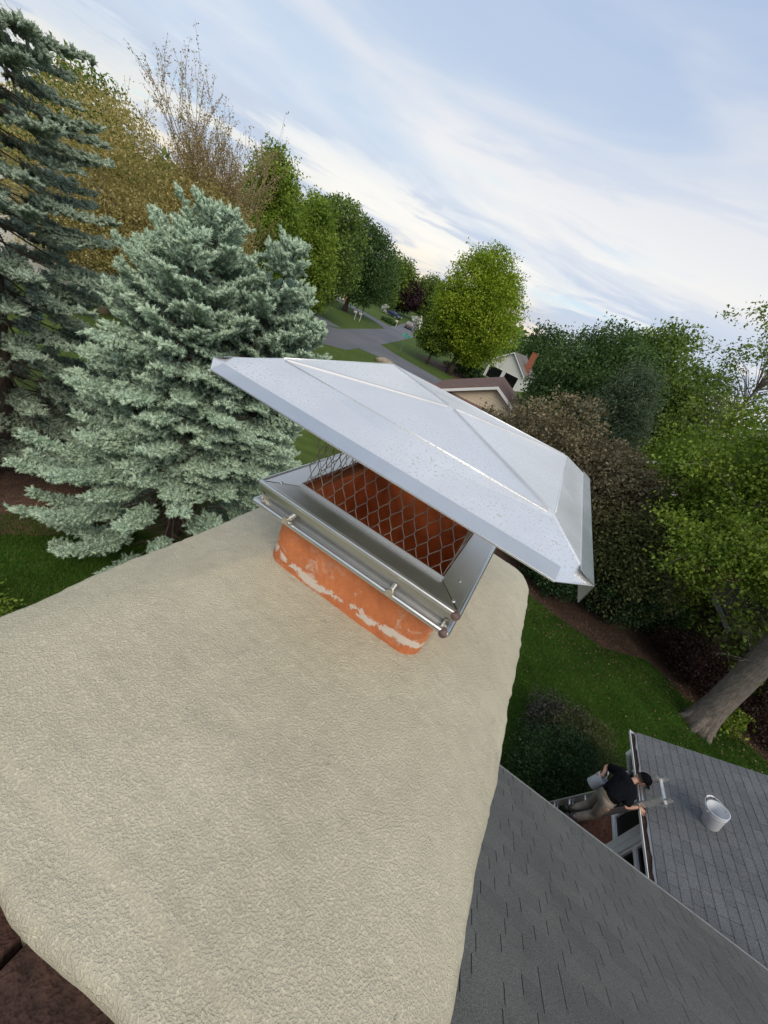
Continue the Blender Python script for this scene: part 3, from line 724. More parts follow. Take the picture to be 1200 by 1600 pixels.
mb = MB(); mb.bx(WX - .01, WX + .012, WY0, WY1, WZ - .2, WZ - .025); mb.build('fascia', M['white'], wing)
rk = MB()
for s in (1, -1):
    x1 = WX if s > 0 else 2 * RX - WX
    q = [(x1, WY1 + .002, WZ - .17), (RX, WY1 + .002, WZ + (RX - WX) * WS - .17), (RX, WY1 + .002, WZ + (RX - WX) * WS - .006), (x1, WY1 + .002, WZ - .006)]
    rk.hexa([(*p,) for p in q] + [(p[0], p[1] + .022, p[2]) for p in q])
rk.build('rake_board', M['white'], wing)
mb = MB(); mb.tube([(WX - .07, 5.78, WZ - .1), (WX - .07, 5.78, WZ - .2), (WX + .06, 5.78, WZ - .36), (WX + .16, 5.78, WZ - .5), (WX + .16, 5.78, GZ + .1)], .04, 8); mb.build('downspout', M['white'], wing)
# wing wall x = 4.57: brick knee wall, dark window screens, white posts
XW = 4.57; SILL = -5.47; HEAD = WZ - .14
mb = MB(); mb.bx(XW + .05, 2 * RX - XW, WY0, 5.9, GZ, SILL); mb.bx(XW + .2, 2 * RX - XW, WY0, 5.86, SILL, WZ)
mb.add([(XW + .2, 5.86, WZ), (2 * RX - XW, 5.86, WZ), (RX, 5.86, WZ + (RX - XW - .2) * WS)], [(0, 2, 1)])
wallc = mb.build('wall', M['mortar'], wing)
wm = [brick_mesh(.2, .09, .06, 'brick', .002, 30 + s) for s in range(3)]
for me in wm: me.materials.append(M['wallbrick'])
cnt = 0
for c_ in range(17):
    z = SILL - .035 - c_ * .072; y = 3.9 + (.1 if c_ % 2 else 0)
    while y < 5.86:
        piece('brick', random.choice(wm), wing, wallc, (XW + .048 + random.uniform(-.002, .002), y, z), (0, 0, math.pi / 2)); y += .211
mb = MB(); mb.bx(XW - .03, XW + .06, 4.76, 5.9, SILL - .01, SILL + .03); mb.build('window_sill', M['trim'], wing)
def window(y0, y1, z0, z1, mat, fr=.03):
    f = MB()
    f.bx(XW - .02, XW + .04, y0, y0 + fr, z0, z1); f.bx(XW - .02, XW + .04, y1 - fr, y1, z0, z1)
    f.bx(XW - .021, XW + .041, y0 + fr, y1 - fr, z1 - fr, z1); f.bx(XW - .021, XW + .041, y0 + fr, y1 - fr, z0, z0 + fr)
    w = f.build('window', M['trim'], wing)
    p = MB(); p.bx(XW + .012, XW + .02, y0 + fr, y1 - fr, z0 + fr, z1 - fr); p.build('pane', mat, w)
window(5.26, 5.85, SILL + .03, HEAD, M['screen']); window(4.84, 5.26, SILL + .03, HEAD, M['screen'])
mb = MB(); mb.bx(XW - .05, XW + .08, 4.60, 4.84, GZ, HEAD + .1); mb.build('post', M['trim'], wing)
mb = MB(); mb.bx(XW - .055, XW - .03, 4.70, 4.76, GZ, HEAD + .1); mb.build('post_batten', M['trim'], wing)
mb = MB(); mb.bx(XW - .04, XW + .08, 3.2, 4.60, HEAD - .16, HEAD + .1); mb.build('header', M['trim'], wing)
window(4.02, 4.60, -5.03, HEAD - .16, M['glass'], .04); window(3.3, 4.02, -5.03, HEAD - .16, M['glass'], .10)
window(4.02, 4.60, -6.4, -5.03, M['glass'], .03)

# ------------------------------------------------------------------ bucket on the wing roof
def bucket(name, label, base, axis, hgt, r0_, r1_, mat, handle_side, bail=True, ang=0.0):
    ax = Vector(axis).normalized(); b = thing(name, label, 'bucket', base)
    mb = MB(); mb.lathe(base, [(.0001, 0), (r0_ * .95, 0), (r0_, .008), (r1_, hgt * .86), (r1_ + .003, hgt), (r1_ - .002, hgt), (r0_ - .004, .012), (.0001, .012)], 32, ax)
    mb.build('shell', mat, b, smooth=True)
    for h_, w in ((hgt * .80, .008), (hgt * .88, .007), (hgt * .985, .009)):
        rr_ = r0_ + (r1_ - r0_) * h_ / hgt; q = MB(); q.lathe(base, [(rr_, h_ - .006), (rr_ + w, h_ - .005), (rr_ + w, h_ + .004), (rr_, h_ + .006)], 32, ax); q.build('rib', mat, b, smooth=True)
    a = Vector(handle_side); a = (a - ax * a.dot(ax)).normalized(); c = ax.cross(a); top = Vector(base) + ax * hgt * .9
    pts = [top + c * (r1_ + .008) * math.cos(t) + (a * math.cos(ang) + ax * math.sin(ang)) * (r1_ + .05) * math.sin(t) for t in np.linspace(0, math.pi, 17)]
    q = MB(); q.tube(pts, .0035, 6); h = q.build('handle', M['alu'], b)
    g_ = MB(); g_.tube(pts[6:11], .010, 8); g_.build('grip', M['white'], h)
    for s in (1, -1):
        e_ = MB(); e_.box(top + c * s * (r1_ + .006), (.02, .02, .04)); e_.build('handle_ear', mat, b)
    return b
M['bucket'] = simple('white_plastic', (0.52, 0.54, 0.57), .45, var=.12, vscale=5)
bxp, byp = 5.02, 4.87; bz = WZ + (bxp - WX) * WS + .012
bk_ = bucket('bucket', 'white plastic bucket with raised handle standing alone on the slate grey roof', (bxp, byp, bz), (-math.sin(RAD(20)), 0, math.cos(RAD(20))), .315, .106, .130, M['bucket'], (-.55, 1, 0), ang=.35)

# ------------------------------------------------------------------ ladder
lad = thing('ladder', 'aluminium extension ladder leaning against the white gutter of the sunroom', 'ladder', (3.4, 4.9, GZ))
LK = .336
def lx(z, o=0.0): return 4.31 + (z + 4.37) * LK - .10 + o
for yy in (4.715, 5.07):
    for k, (zb, zt, o, nm) in enumerate(((GZ + .05, -4.05, 0.0, 'rail'), (-6.2, -3.98, .055, 'fly_rail'))):
        a = Vector((lx(zb, o), yy + k * .012, zb)); b = Vector((lx(zt, o), yy + k * .012, zt)); d_ = (b - a).normalized(); s = Vector((0, 1, 0)); nrm_ = d_.cross(s)
        mb = MB()
        for c_, w, t in ((0, .012, .066), (.024, .03, .008), (-.024, .03, .008)):
            h_ = [];
            for P in (a, b):
                for sy, sn in ((-1, -1), (1, -1), (1, 1), (-1, 1)):
                    h_.append(P + nrm_ * (c_ + sn * t / 2) + s * (sy * w / 2 + (0 if c_ == 0 else .008)))
            mb.hexa(h_)
        mb.build(nm, M['alu'], lad)
for i in range(10):
    z = GZ + .3 + i * .29
    for o, zm in ((0.0, -4.15), (.055, -4.0)):
        if (o and z < -6.1) or z > zm: continue
        mb = MB(); mb.tube([(lx(z, o), 4.715, z), (lx(z, o), 5.07, z)], .019, 8); mb.build('rung', M['alu'], lad)
for yy in (4.715, 5.07):
    mb = MB(); mb.box((lx(GZ + .03), yy, GZ + .04), (.11, .06, .05)); mb.build('foot', M['deck'], lad)
mb = MB(); mb.tube([(lx(-4.06, .06), 4.68, -4.09), (lx(-4.06, .06), 5.11, -4.09)], .028, 8); mb.build('top_rung', M['alu'], lad)

# ------------------------------------------------------------------ person
M['skin'] = simple('skin', (0.46, 0.25, 0.17), .55, var=.08)
M['tee'] = simple('black_cotton', (0.006, 0.0065, 0.009), 1.0, spec=.1, var=.3, vscale=20, bmp=.4, bscale=14, bdist=.02)
M['khaki'] = simple('khaki_cotton', (0.20, 0.17, 0.145), .9, var=.2, vscale=12, bmp=.5, bscale=16, bdist=.02)
M['boot'] = simple('dark_boot', (0.02, 0.018, 0.017), .7)
M['cap'] = simple('black_cap', (0.004, 0.004, 0.005), 1.0, spec=.1)
M['hair'] = simple('dark_hair', (0.018, 0.013, 0.010), .8)
def skin_obj(name, joints, edges, radii, mat, parent, root_i=0, extra=None, lvl=2):
    off = Vector(parent.location)
    me = bpy.data.meshes.new(name); me.from_pydata([Vector(j) - off for j in joints], edges, [])
    o = bpy.data.objects.new(name, me); COL.objects.link(o)
    md = o.modifiers.new('skin', 'SKIN'); md.use_smooth_shade = True
    sv = me.skin_vertices[0].data
    for i, r_ in enumerate(radii): sv[i].radius = (r_, r_) if isinstance(r_, (int, float)) else r_
    for i in range(len(joints)): sv[i].use_root = (i == root_i)
    o.modifiers.new('sub', 'SUBSURF').levels = lvl; o.modifiers['sub'].render_levels = lvl
    dg = bpy.context.evaluated_depsgraph_get(); m2 = bpy.data.meshes.new_from_object(o.evaluated_get(dg))
    bpy.data.objects.remove(o)
    if extra:
        bm = bmesh.new(); bm.from_mesh(m2)
        e2 = bpy.data.meshes.new('x'); e2.from_pydata([Vector(p) - off for p in extra.v], [], extra.f); bm.from_mesh(e2); bm.to_mesh(m2); bm.free()
        bpy.data.meshes.remove(e2)
    m2.materials.clear(); m2.materials.append(mat); m2.polygons.foreach_set('use_smooth', [True] * len(m2.polygons))
    o = bpy.data.objects.new(name, m2); COL.objects.link(o); o.parent = parent
    return o
per = thing('person', 'person in black t-shirt, khaki trousers and black cap bending over the gutter on the ladder', 'person', (3.85, 4.8, -5.42))
V = Vector
pel = V((3.88, 4.70, -4.66)); chest = V((3.96, 4.83, -4.50)); upch = V((4.035, 4.925, -4.40)); nk = V((4.105, 5.01, -4.335)); hd = V((4.165, 5.07, -4.29))
shR, shL = V((4.06, 4.765, -4.37)), V((3.99, 5.11, -4.42)); elR, waR = V((4.06, 4.62, -4.52)), V((4.20, 4.675, -4.40)); elL, waL = V((3.86, 5.24, -4.60)), V((3.82, 5.06, -4.64))
hipR, hipL = V((3.87, 4.62, -4.71)), V((3.86, 4.79, -4.74)); knR, knL = V((3.95, 4.68, -5.08)), V((3.92, 4.86, -5.12)); anR, anL = V((3.77, 4.64, -5.38)), V((3.76, 4.79, -5.41))
hands = MB()
for wa, fdir, side in ((waR, V((.75, -.10, -.15)), V((0, 1, 0))), (waL, V((-.15, -.1, -.9)), V((1, 0, 0)))):
    fdir = fdir.normalized(); sd = (side - fdir * side.dot(fdir)).normalized(); nr = fdir.cross(sd)
    hands.tube([wa - fdir * .01, wa + fdir * .03, wa + fdir * .085], [.026, .036, .034], 8)
    for k, L_ in enumerate((.062, .075, .070, .055)):
        b0_ = wa + fdir * .08 + sd * ((k - 1.5) * .019)
        hands.tube([b0_, b0_ + fdir * L_ * .5, b0_ + fdir * L_ * .85 - V((0, 0, .018)), b0_ + fdir * L_ - V((0, 0, .034))], [.0095, .009, .008, .006], 6)
    t0 = wa + fdir * .03 - sd * .03
    hands.tube([t0, t0 + (fdir * .6 - sd).normalized() * .035, t0 + (fdir * 1.2 - sd).normalized() * .065], [.012, .010, .008], 6)
J = [pel, chest, upch, nk, hd, shR, elR, waR, shL, elL, waL, hipR, knR, anR, hipL, knL, anL]
skin_obj('body', J, [(0, 1), (1, 2), (2, 3), (3, 4), (2, 5), (5, 6), (6, 7), (2, 8), (8, 9), (9, 10), (0, 11), (11, 12), (12, 13), (0, 14), (14, 15), (15, 16)],
         [.07, .08, .08, .045, .045, .045, .036, .025, .045, .036, .025, .07, .05, .038, .07, .05, .038], M['skin'], per, 0, hands)
skin_obj('t_shirt', [pel + V((-.01, 0, -.06)), chest.lerp(pel, .5), chest, upch, nk.lerp(upch, .25), shR, shR.lerp(elR, .92), shL, shL.lerp(elL, .92)],
         [(0, 1), (1, 2), (2, 3), (3, 4), (3, 5), (5, 6), (3, 7), (7, 8)], [(.125, .155), (.13, .155), (.14, .17), (.125, .155), .075, .082, .068, .082, .068], M['tee'], per, 2)
skin_obj('trousers', [pel + V((.01, 0, .08)), pel + V((0, 0, -.02)), hipR, knR, anR.lerp(knR, .12), hipL, knL, anL.lerp(knL, .12)],
         [(0, 1), (1, 2), (2, 3), (3, 4), (1, 5), (5, 6), (6, 7)], [(.115, .135), (.115, .13), .09, .07, .056, .09, .07, .056], M['khaki'], per, 1)
for an in (anR, anL):
    mb = MB(); fw = V((1, 0, -.12)).normalized()
    prof = [(-.09, .035), (-.06, .046), (0, .05), (.06, .045), (.12, .044), (.17, .036), (.19, .015)]
    mb.tube([an + fw * a_ + V((0, 0, -.045 - (.012 if a_ > .03 else 0))) for a_, r_ in prof], [r_ for a_, r_ in prof], 10)
    mb.tube([an + V((0, 0, -.05)), an + V((0, 0, .06))], [.052, .054], 10); mb.build('boot', M['boot'], per, smooth=True)
# head: looks forward and down
fdir = V((.80, .12, -.46)).normalized(); updir = (V((.35, 0, .94)) - fdir * V((.35, 0, .94)).dot(fdir)).normalized(); sdir = updir.cross(fdir)
def ellip(c, a, b, d_, ra, rb, rd, n1=16, n2=12, zmin=-1.0):
    mb_ = MB(); vs = []; fs = []
    for i in range(n2 + 1):
        ph = -math.pi / 2 + math.pi * i / n2
        if math.sin(ph) < zmin: ph = math.asin(zmin)
        for k in range(n1):
            t_ = 2 * math.pi * k / n1; vs.append(c + a * (ra * math.cos(ph) * math.cos(t_)) + b * (rb * math.cos(ph) * math.sin(t_)) + d_ * (rd * math.sin(ph)))
    for i in range(n2):
        for k in range(n1): fs.append((i * n1 + k, i * n1 + (k + 1) % n1, (i + 1) * n1 + (k + 1) % n1, (i + 1) * n1 + k))
    return mb_.add(vs, fs)
hc = hd + updir * .055 + fdir * .02
he = ellip(hc, fdir, sdir, updir, .095, .074, .118)
nose = [hc + fdir * .088 + updir * .012, hc + fdir * .118 - updir * .026, hc + fdir * .09 - updir * .036]
he.tube(nose, [.008, .014, .010], 8); he.tube([hc + fdir * .05 - updir * .085, hc + fdir * .088 - updir * .088], [.04, .022], 8)
for s in (1, -1): he.add(ellip(hc + sdir * s * .074 - fdir * .005 - updir * .01, fdir, sdir, updir, .018, .008, .03, 8, 6).v, ellip(hc, fdir, sdir, updir, .018, .008, .03, 8, 6).f)
head = he.build('head', M['skin'], per, smooth=True)
for s in (1, -1):
    ellip(hc + fdir * .084 + sdir * s * .03 + updir * .01, fdir, sdir, updir, .010, .014, .009, 8, 6).build('eye', M['white'], head, smooth=True)
mb = MB(); mb.tube([hc + fdir * .087 - updir * .062 + sdir * k for k in (-.024, 0, .024)], .006, 6); mb.build('mouth', simple('lips', (.30, .10, .08), .5), head)
ellip(hc - fdir * .012 - updir * .0, fdir, sdir, updir, .094, .078, .112, 16, 12, -.25).build('hair', M['hair'], head, smooth=True)
cp = ellip(hc + updir * .028 - fdir * .004, fdir, sdir, updir, .106, .086, .100, 18, 10, -.05)
cpo = cp.build('cap', M['cap'], per, smooth=True)
mb = MB(); br = []
for k in range(9):
    t_ = RAD(-75 + 150 * k / 8); br.append((hc + updir * .028 + fdir * .095 * math.cos(t_) + sdir * .084 * math.sin(t_), hc + updir * (.012) + fdir * (.075 + .105 * math.cos(t_)) + sdir * .080 * math.sin(t_)))
mb.add([p for q in br for p in q] + [p + updir * .006 for q in br for p in q], [(2 * k, 2 * k + 1, 2 * k + 3, 2 * k + 2) for k in range(8)] + [(18 + 2 * k + 2, 18 + 2 * k + 3, 18 + 2 * k + 1, 18 + 2 * k) for k in range(8)] + [(2 * k + 1, 18 + 2 * k + 1, 18 + 2 * k + 3, 2 * k + 3) for k in range(8)])
mb.build('brim', M['cap'], cpo, smooth=True)
# belt
mb = MB(); c0 = pel + V((.01, .015, .06)); mb.lathe(c0, [(.112, -.02), (.118, -.02), (.118, .02), (.112, .02)], 24, (.25, .05, 1)); mb.build('belt', simple('tan_belt', (.26, .20, .13), .7), per)
# the bucket the person carries, lying along the left hip
bucket('bucket', 'smudged white bucket held at the left hip of the person on the ladder', (3.80, 5.03, -4.93), (.30, .10, .95), .25, .088, .105, M['bucket'], (-1, .3, .2), ang=1.2)

# ------------------------------------------------------------------ vegetation generators
def leaves(pos, axis, ln, wd, rng, curl=.15):
    """rhombic leaves: pos (N,3), axis (N,3) unit; returns quads"""
    n = len(pos); r = rng.normal(size=(n, 3)); side = np.cross(axis, r); side /= np.linalg.norm(side, axis=1, keepdims=True) + 1e-9
    nr = np.cross(axis, side)
    ln = np.broadcast_to(ln, (n,))[:, None]; wd = np.broadcast_to(wd, (n,))[:, None]
    a = pos - axis * ln * .5; b = pos + axis * ln * .5
    m = pos - axis * ln * .06 + nr * ln * curl
    return np.stack([a, m + side * wd * .5, b, m - side * wd * .5], 1).reshape(-1, 3)
def unit(v): return v / (np.linalg.norm(v, axis=-1, keepdims=True) + 1e-9)
def lobed(rng, n=7, amp=.28):
    D = unit(rng.normal(size=(n, 3))); A = rng.uniform(-amp, amp, n); K = rng.uniform(1.5, 4, n)
    def f(d): return 1 + sum(A[i] * np.exp(K[i] * (d @ D[i] - 1)) for i in range(n))
    return f
def tree(name, label, cat, base, h, cr, z0, mat, nclump, per, leaf, clump, seed, trunk=.18, bark='bark', lean=(0, 0), shape=1.0, group=None, flat=.7, shell=.5, up=.25, lobe=.28, wd=.55, limbs=22, top=1.0, aspect=(1, 1), trunks=1):
    """base (x,y); h total height; cr crown radius; z0 height of crown bottom; shape>1 narrows towards the top"""
    rng = np.random.RandomState(seed); bx, by = base
    root = thing(name, label, cat, (bx, by, GZ), 0, group)
    f = lobed(rng, 9, lobe)
    d_ = unit(rng.normal(size=(nclump, 3))); rad = shell + (1 - shell) * rng.rand(nclump) ** .6
    inner = rng.rand(nclump) < .18; rad = np.where(inner, rng.uniform(.15, .6, nclump), rad)
    R = f(d_) * rad; hz = (h - z0) / 2; zc = z0 + hz
    p = d_ * R[:, None]; zz = np.clip(p[:, 2], -1.15, 1.15)
    prof = np.where(zz > 0, (1 - np.clip(zz, 0, 1) * .0) ** 1, 1.0)
    tz = (zz + 1) / 2
    taper = (1 - np.clip(tz, 0, 1) ** 2 * (shape - 1) / shape)
    C = np.stack([bx + lean[0] * tz + p[:, 0] * cr * taper * aspect[0], by + lean[1] * tz + p[:, 1] * cr * taper * aspect[1], GZ + zc + zz * hz], 1)
    C[:, 2] = np.maximum(C[:, 2], GZ + max(.15, z0 * .75))
    n = nclump * per
    ci = np.repeat(np.arange(nclump), per)
    off = np.clip(rng.normal(size=(n, 3)), -1.5, 1.5) * clump * np.array([1, 1, flat]) * (.7 + .6 * rng.rand(nclump))[ci][:, None]
    pos = C[ci] + off; pos[:, 2] = np.maximum(pos[:, 2], GZ + .05)
    ax = unit(rng.normal(size=(n, 3)) + unit(off) * .8 + np.array([0, 0, -up]))
    ln = leaf * rng.uniform(.7, 1.3, n)
    tint = np.clip(.5 + .22 * rng.normal(size=nclump)[ci] + .20 * rng.normal(size=n), 0, 1)
    npmesh('crown', leaves(pos, ax, ln, ln * wd, rng), 4, mat, root, tint)
    mb = MB(); tr = trunk
    for q in range(trunks):
        o = (rng.uniform(-.25, .25), rng.uniform(-.25, .25)) if trunks > 1 else (0, 0)
        T = [Vector((bx + o[0] + lean[0] * t * .8 + .06 * tr * math.sin(5 * t + q) * 4, by + o[1] + lean[1] * t * .8 + .05 * tr * math.cos(4 * t) * 4, GZ - .1 + t * h * .86)) for t in np.linspace(0, 1, 9)]
        rr_ = [tr * (1.55 if i == 0 else 1.0) * (1 - .88 * i / 8) for i in range(9)]
        mb.tube(T, rr_, 9)
    mb.build('trunk', M[bark], root, smooth=True)
    if limbs:
        lb = MB(); sel = rng.choice(nclump, min(limbs, nclump), replace=False)
        for i in sel:
            e = Vector(C[i]); zs = max(GZ + z0 * .7, min(e.z - .25 * (e - T[0]).length * .5, T[7].z)); t = (zs - T[0].z) / (T[8].z - T[0].z)
            k = min(7, max(0, int(t * 8))); s = T[k].lerp(T[k + 1], t * 8 - k if 0 <= t * 8 - k <= 1 else .5)
            mid = s.lerp(e, .5) + Vector((0, 0, .12 * (e - s).length))
            r1_ = max(tr * .10, .30 * rr_[k]); lb.tube([s, mid, e], [r1_, r1_ * .6, r1_ * .15], 5, caps=False)
        lb.build('limbs', M[bark], root, smooth=True)
    return root

def LM(name, dk_, md, lt, trans=.35): return leaf_mat(name, [(0.0, dk_), (0.5, md), (1.0, lt)], trans)
M['lf_lime'] = LM('lime_leaf', (0.1377, 0.2175, 0.0145), (0.2465, 0.3553, 0.0217), (0.3770, 0.4640, 0.0435))
M['lf_green'] = LM('green_leaf', (0.0691, 0.1200, 0.0246), (0.1296, 0.2000, 0.0387), (0.2246, 0.3040, 0.0616))
M['lf_dark'] = LM('dark_leaf', (0.0367, 0.0767, 0.0233), (0.0700, 0.1334, 0.0400), (0.1250, 0.2084, 0.0667))
M['lf_mid'] = LM('mid_leaf', (0.0720, 0.1280, 0.0192), (0.1360, 0.2080, 0.0288), (0.2400, 0.3200, 0.0480))
M['lf_seed'] = LM('maple_seed_leaf', (0.1700, 0.1530, 0.0340), (0.3145, 0.2635, 0.0595), (0.4930, 0.3995, 0.1105))
M['lf_yell'] = LM('maple_tassel_leaf', (0.2600, 0.2275, 0.0845), (0.4420, 0.3705, 0.1495), (0.6240, 0.5330, 0.2470), .45)
M['lf_bare'] = LM('bud_leaf', (0.2080, 0.1360, 0.0560), (0.3200, 0.2400, 0.0960), (0.4320, 0.3360, 0.1440), .25)
M['lf_plum'] = LM('plum_leaf', (0.1103, 0.0941, 0.0589), (0.1875, 0.1570, 0.0934), (0.3308, 0.2764, 0.1670), .25)
M['lf_purple'] = LM('purple_leaf', (0.0180, 0.0060, 0.0110), (0.0350, 0.0110, 0.0200), (0.0600, 0.0200, 0.0320), .2)
M['lf_olive'] = LM('olive_leaf', (0.0764, 0.0874, 0.0349), (0.1310, 0.1441, 0.0524), (0.2184, 0.2293, 0.0786), .3)
M['lf_pine'] = LM('pine_needle', (0.0450, 0.0750, 0.0390), (0.0825, 0.1200, 0.0630), (0.1425, 0.1875, 0.1050), .15)
M['lf_ivy'] = LM('holly_leaf', (0.0140, 0.0364, 0.0112), (0.0280, 0.0672, 0.0196), (0.0560, 0.1120, 0.0336), .2)
M['lf_burg'] = LM('burgundy_leaf', (0.0211, 0.0106, 0.0092), (0.0396, 0.0172, 0.0145), (0.0660, 0.0370, 0.0264), .2)
M['lf_white'] = LM('white_flower', (0.35, 0.38, 0.33), (0.60, 0.62, 0.58), (0.75, 0.76, 0.72), .2)
M['lf_vivid'] = LM('vivid_leaf', (0.1025, 0.1720, 0.0224), (0.1956, 0.2868, 0.0359), (0.3353, 0.4261, 0.0673), .4)
M['lf_grayshrub'] = LM('grey_shrub_leaf', (0.0330, 0.0308, 0.0264), (0.0605, 0.0550, 0.0473), (0.0935, 0.0902, 0.0726), .2)

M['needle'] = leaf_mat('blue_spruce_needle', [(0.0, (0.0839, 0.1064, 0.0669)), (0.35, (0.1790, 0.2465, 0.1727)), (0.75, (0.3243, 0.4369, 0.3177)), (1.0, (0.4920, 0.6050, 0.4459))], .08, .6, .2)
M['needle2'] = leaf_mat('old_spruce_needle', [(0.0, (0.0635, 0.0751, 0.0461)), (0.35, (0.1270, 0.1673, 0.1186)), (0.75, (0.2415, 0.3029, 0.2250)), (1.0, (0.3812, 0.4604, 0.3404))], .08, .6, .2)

def spruce(name, label, base, h, R, mat, seed, z0=.3, nwh=26, twl=.15, tops=((0, 0, 1.0),), power=.85, density=1.0, nd_n=13, droop=.18, group=None, inner=.50, fat=.026, sub=.62, nbr=9):
    rng = np.random.RandomState(seed); bx, by = base
    root = thing(name, label, 'tree', (bx, by, GZ), 0, group)
    tk = MB(); br = MB(); tw_p = []; tw_a = []; tw_t = []; dead = MB()
    for ti, (ox, oy, hs) in enumerate(tops):
        H = h * hs
        tk.tube([(bx + ox * t, by + oy * t, GZ - .1 + t * H) for t in np.linspace(0, 1, 8)], [max(.012, (.16 if ti == 0 else .08) * (1 - t)) for t in np.linspace(0, 1, 8)], 8)
        start = z0 if ti == 0 else H * .40
        zs = np.linspace(start, H - .12, nwh if ti == 0 else int(nwh * .55))
        for zi, z in enumerate(zs):
            tz = z / H; L0 = R * (1 - tz) ** power + .10
            L0 *= min(1.0, .62 + 1.5 * tz)
            if ti: L0 *= sub
            nb = nbr if L0 > .8 else 6
            for b in range(nb):
                a = 2 * math.pi * (b + .5 * (zi % 2)) / nb + rng.uniform(-.25, .25)
                L = L0 * rng.uniform(.78, 1.12); el = .55 - .75 * (1 - tz) + rng.uniform(-.08, .08) if tz > .75 else -droop * (1 - tz) + rng.uniform(-.10, .10)
                if tz > .9: el = .75
                hd_ = np.array([math.cos(a), math.sin(a), 0]); sd = np.array([-math.sin(a), math.cos(a), 0])
                p0 = np.array([bx + ox * tz, by + oy * tz, GZ + z])
                ts = np.linspace(0, 1, 7)
                pts = np.array([p0 + hd_ * L * t * math.cos(el) + np.array([0, 0, L * (math.sin(el) * t - .10 * math.sin(math.pi * t) * (1 - tz) + .10 * t ** 3)]) for t in ts])
                br.tube([Vector(q) for q in pts], [max(.006, .022 * (L / R + .2) * (1 - .8 * t)) for t in ts], 5, caps=False)
                # lateral sprays, denser towards the tip
                nl = max(3, int(L / .105 * density)); first = inner if L > 1.2 else .15
                for k in range(nl):
                    t = first + (1 - first) * (k + rng.rand()) / nl
                    idx = min(5, int(t * 6)); q = pts[idx] + (pts[idx + 1] - pts[idx]) * (t * 6 - idx)
                    fw = unit(pts[idx + 1] - pts[idx])
                    for s in (-1, 1):
                        ll = (.16 + .34 * (1 - t) * min(1, L / 1.6)) * rng.uniform(.7, 1.2)
                        dr = unit(fw * .75 + sd * s * rng.uniform(.6, 1.0) + np.array([0, 0, rng.uniform(-.25, .12)]))
                        nt_ = max(1, int(ll / (twl * .62)))
                        for m_ in range(nt_):
                            c = q + dr * (ll * (m_ + .5) / nt_) + np.array([0, 0, -.05 * m_ / nt_])
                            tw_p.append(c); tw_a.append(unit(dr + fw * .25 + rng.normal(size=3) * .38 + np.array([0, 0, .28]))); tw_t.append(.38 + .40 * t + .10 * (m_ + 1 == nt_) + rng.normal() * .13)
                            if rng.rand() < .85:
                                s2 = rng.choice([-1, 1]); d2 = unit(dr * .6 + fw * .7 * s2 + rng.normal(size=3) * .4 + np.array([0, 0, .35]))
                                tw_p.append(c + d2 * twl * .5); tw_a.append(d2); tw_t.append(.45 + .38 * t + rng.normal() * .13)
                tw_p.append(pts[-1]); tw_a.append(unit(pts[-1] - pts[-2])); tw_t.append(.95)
                # bare inner twigs
                if L > .7:
                    for k in range(5):
                        t = rng.uniform(.10, .5); q = pts[0] + (pts[-1] - pts[0]) * t
                        dead.tube([Vector(q), Vector(q + (sd * rng.choice([-1, 1]) * .22 + hd_ * .14 + np.array([0, 0, -rng.uniform(.0, .3)])) * rng.uniform(.6, 1.5))], [.006, .002], 3, caps=False)
        tw_p.append(np.array([bx + ox, by + oy, GZ + H])); tw_a.append(np.array([0, 0, 1.])); tw_t.append(.9)
    P = np.array(tw_p); A = np.array(tw_a); T = np.clip(np.array(tw_t), 0, 1); n = len(P)
    L = twl * rng.uniform(.75, 1.2, n)
    u = unit(np.cross(A, rng.normal(size=(n, 3)))); w = np.cross(A, u)
    # every twig: a plump needle-covered finger (five-sided) with a fringe of needles
    rad = fat * rng.uniform(.8, 1.2, n)[:, None]; Lc = L[:, None]; k5 = 5
    ringd = [u * math.cos(2 * math.pi * k / k5) + w * math.sin(2 * math.pi * k / k5) for k in range(k5)]
    st = ((-.5, .45), (-.1, 1.0), (.28, .85)); quads = []; qt = []
    for (s0, q0), (s1, q1) in zip(st[:-1], st[1:]):
        for k in range(k5):
            k2 = (k + 1) % k5
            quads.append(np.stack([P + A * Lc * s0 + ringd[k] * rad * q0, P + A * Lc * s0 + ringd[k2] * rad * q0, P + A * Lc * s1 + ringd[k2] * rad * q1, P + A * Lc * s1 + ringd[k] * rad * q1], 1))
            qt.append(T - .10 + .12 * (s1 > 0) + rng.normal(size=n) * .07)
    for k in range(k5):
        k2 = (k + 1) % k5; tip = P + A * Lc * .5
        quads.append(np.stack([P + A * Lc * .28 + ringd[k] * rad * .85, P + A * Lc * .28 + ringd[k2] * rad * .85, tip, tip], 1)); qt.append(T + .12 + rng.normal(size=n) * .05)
    nl = fat * 1.25
    for i in range(nd_n):
        ph = i * 2.399963 + rng.uniform(0, .4, n); s_ = (i + .5) / nd_n
        rdir = u * np.cos(ph)[:, None] + w * np.sin(ph)[:, None]
        b = P + A * ((s_ - .5) * L)[:, None] + rdir * rad * .5
        dirn = unit(rdir * (1.0 - .45 * s_) + A * (.45 + .6 * s_)); sde = unit(np.cross(dirn, rng.normal(size=(n, 3))))
        ln = nl * rng.uniform(.85, 1.25, n)[:, None]; wd = .0075; tp = b + dirn * ln
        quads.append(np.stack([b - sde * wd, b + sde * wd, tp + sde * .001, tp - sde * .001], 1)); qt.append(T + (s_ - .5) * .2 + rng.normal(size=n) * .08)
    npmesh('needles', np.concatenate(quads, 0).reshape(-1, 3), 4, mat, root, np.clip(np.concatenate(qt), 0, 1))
    tk.build('trunk', M['bark'], root, smooth=True); br.build('branches', M['twig'], root)
    if dead.v: dead.build('dead_twigs', M['twig'], root)
    return root, n

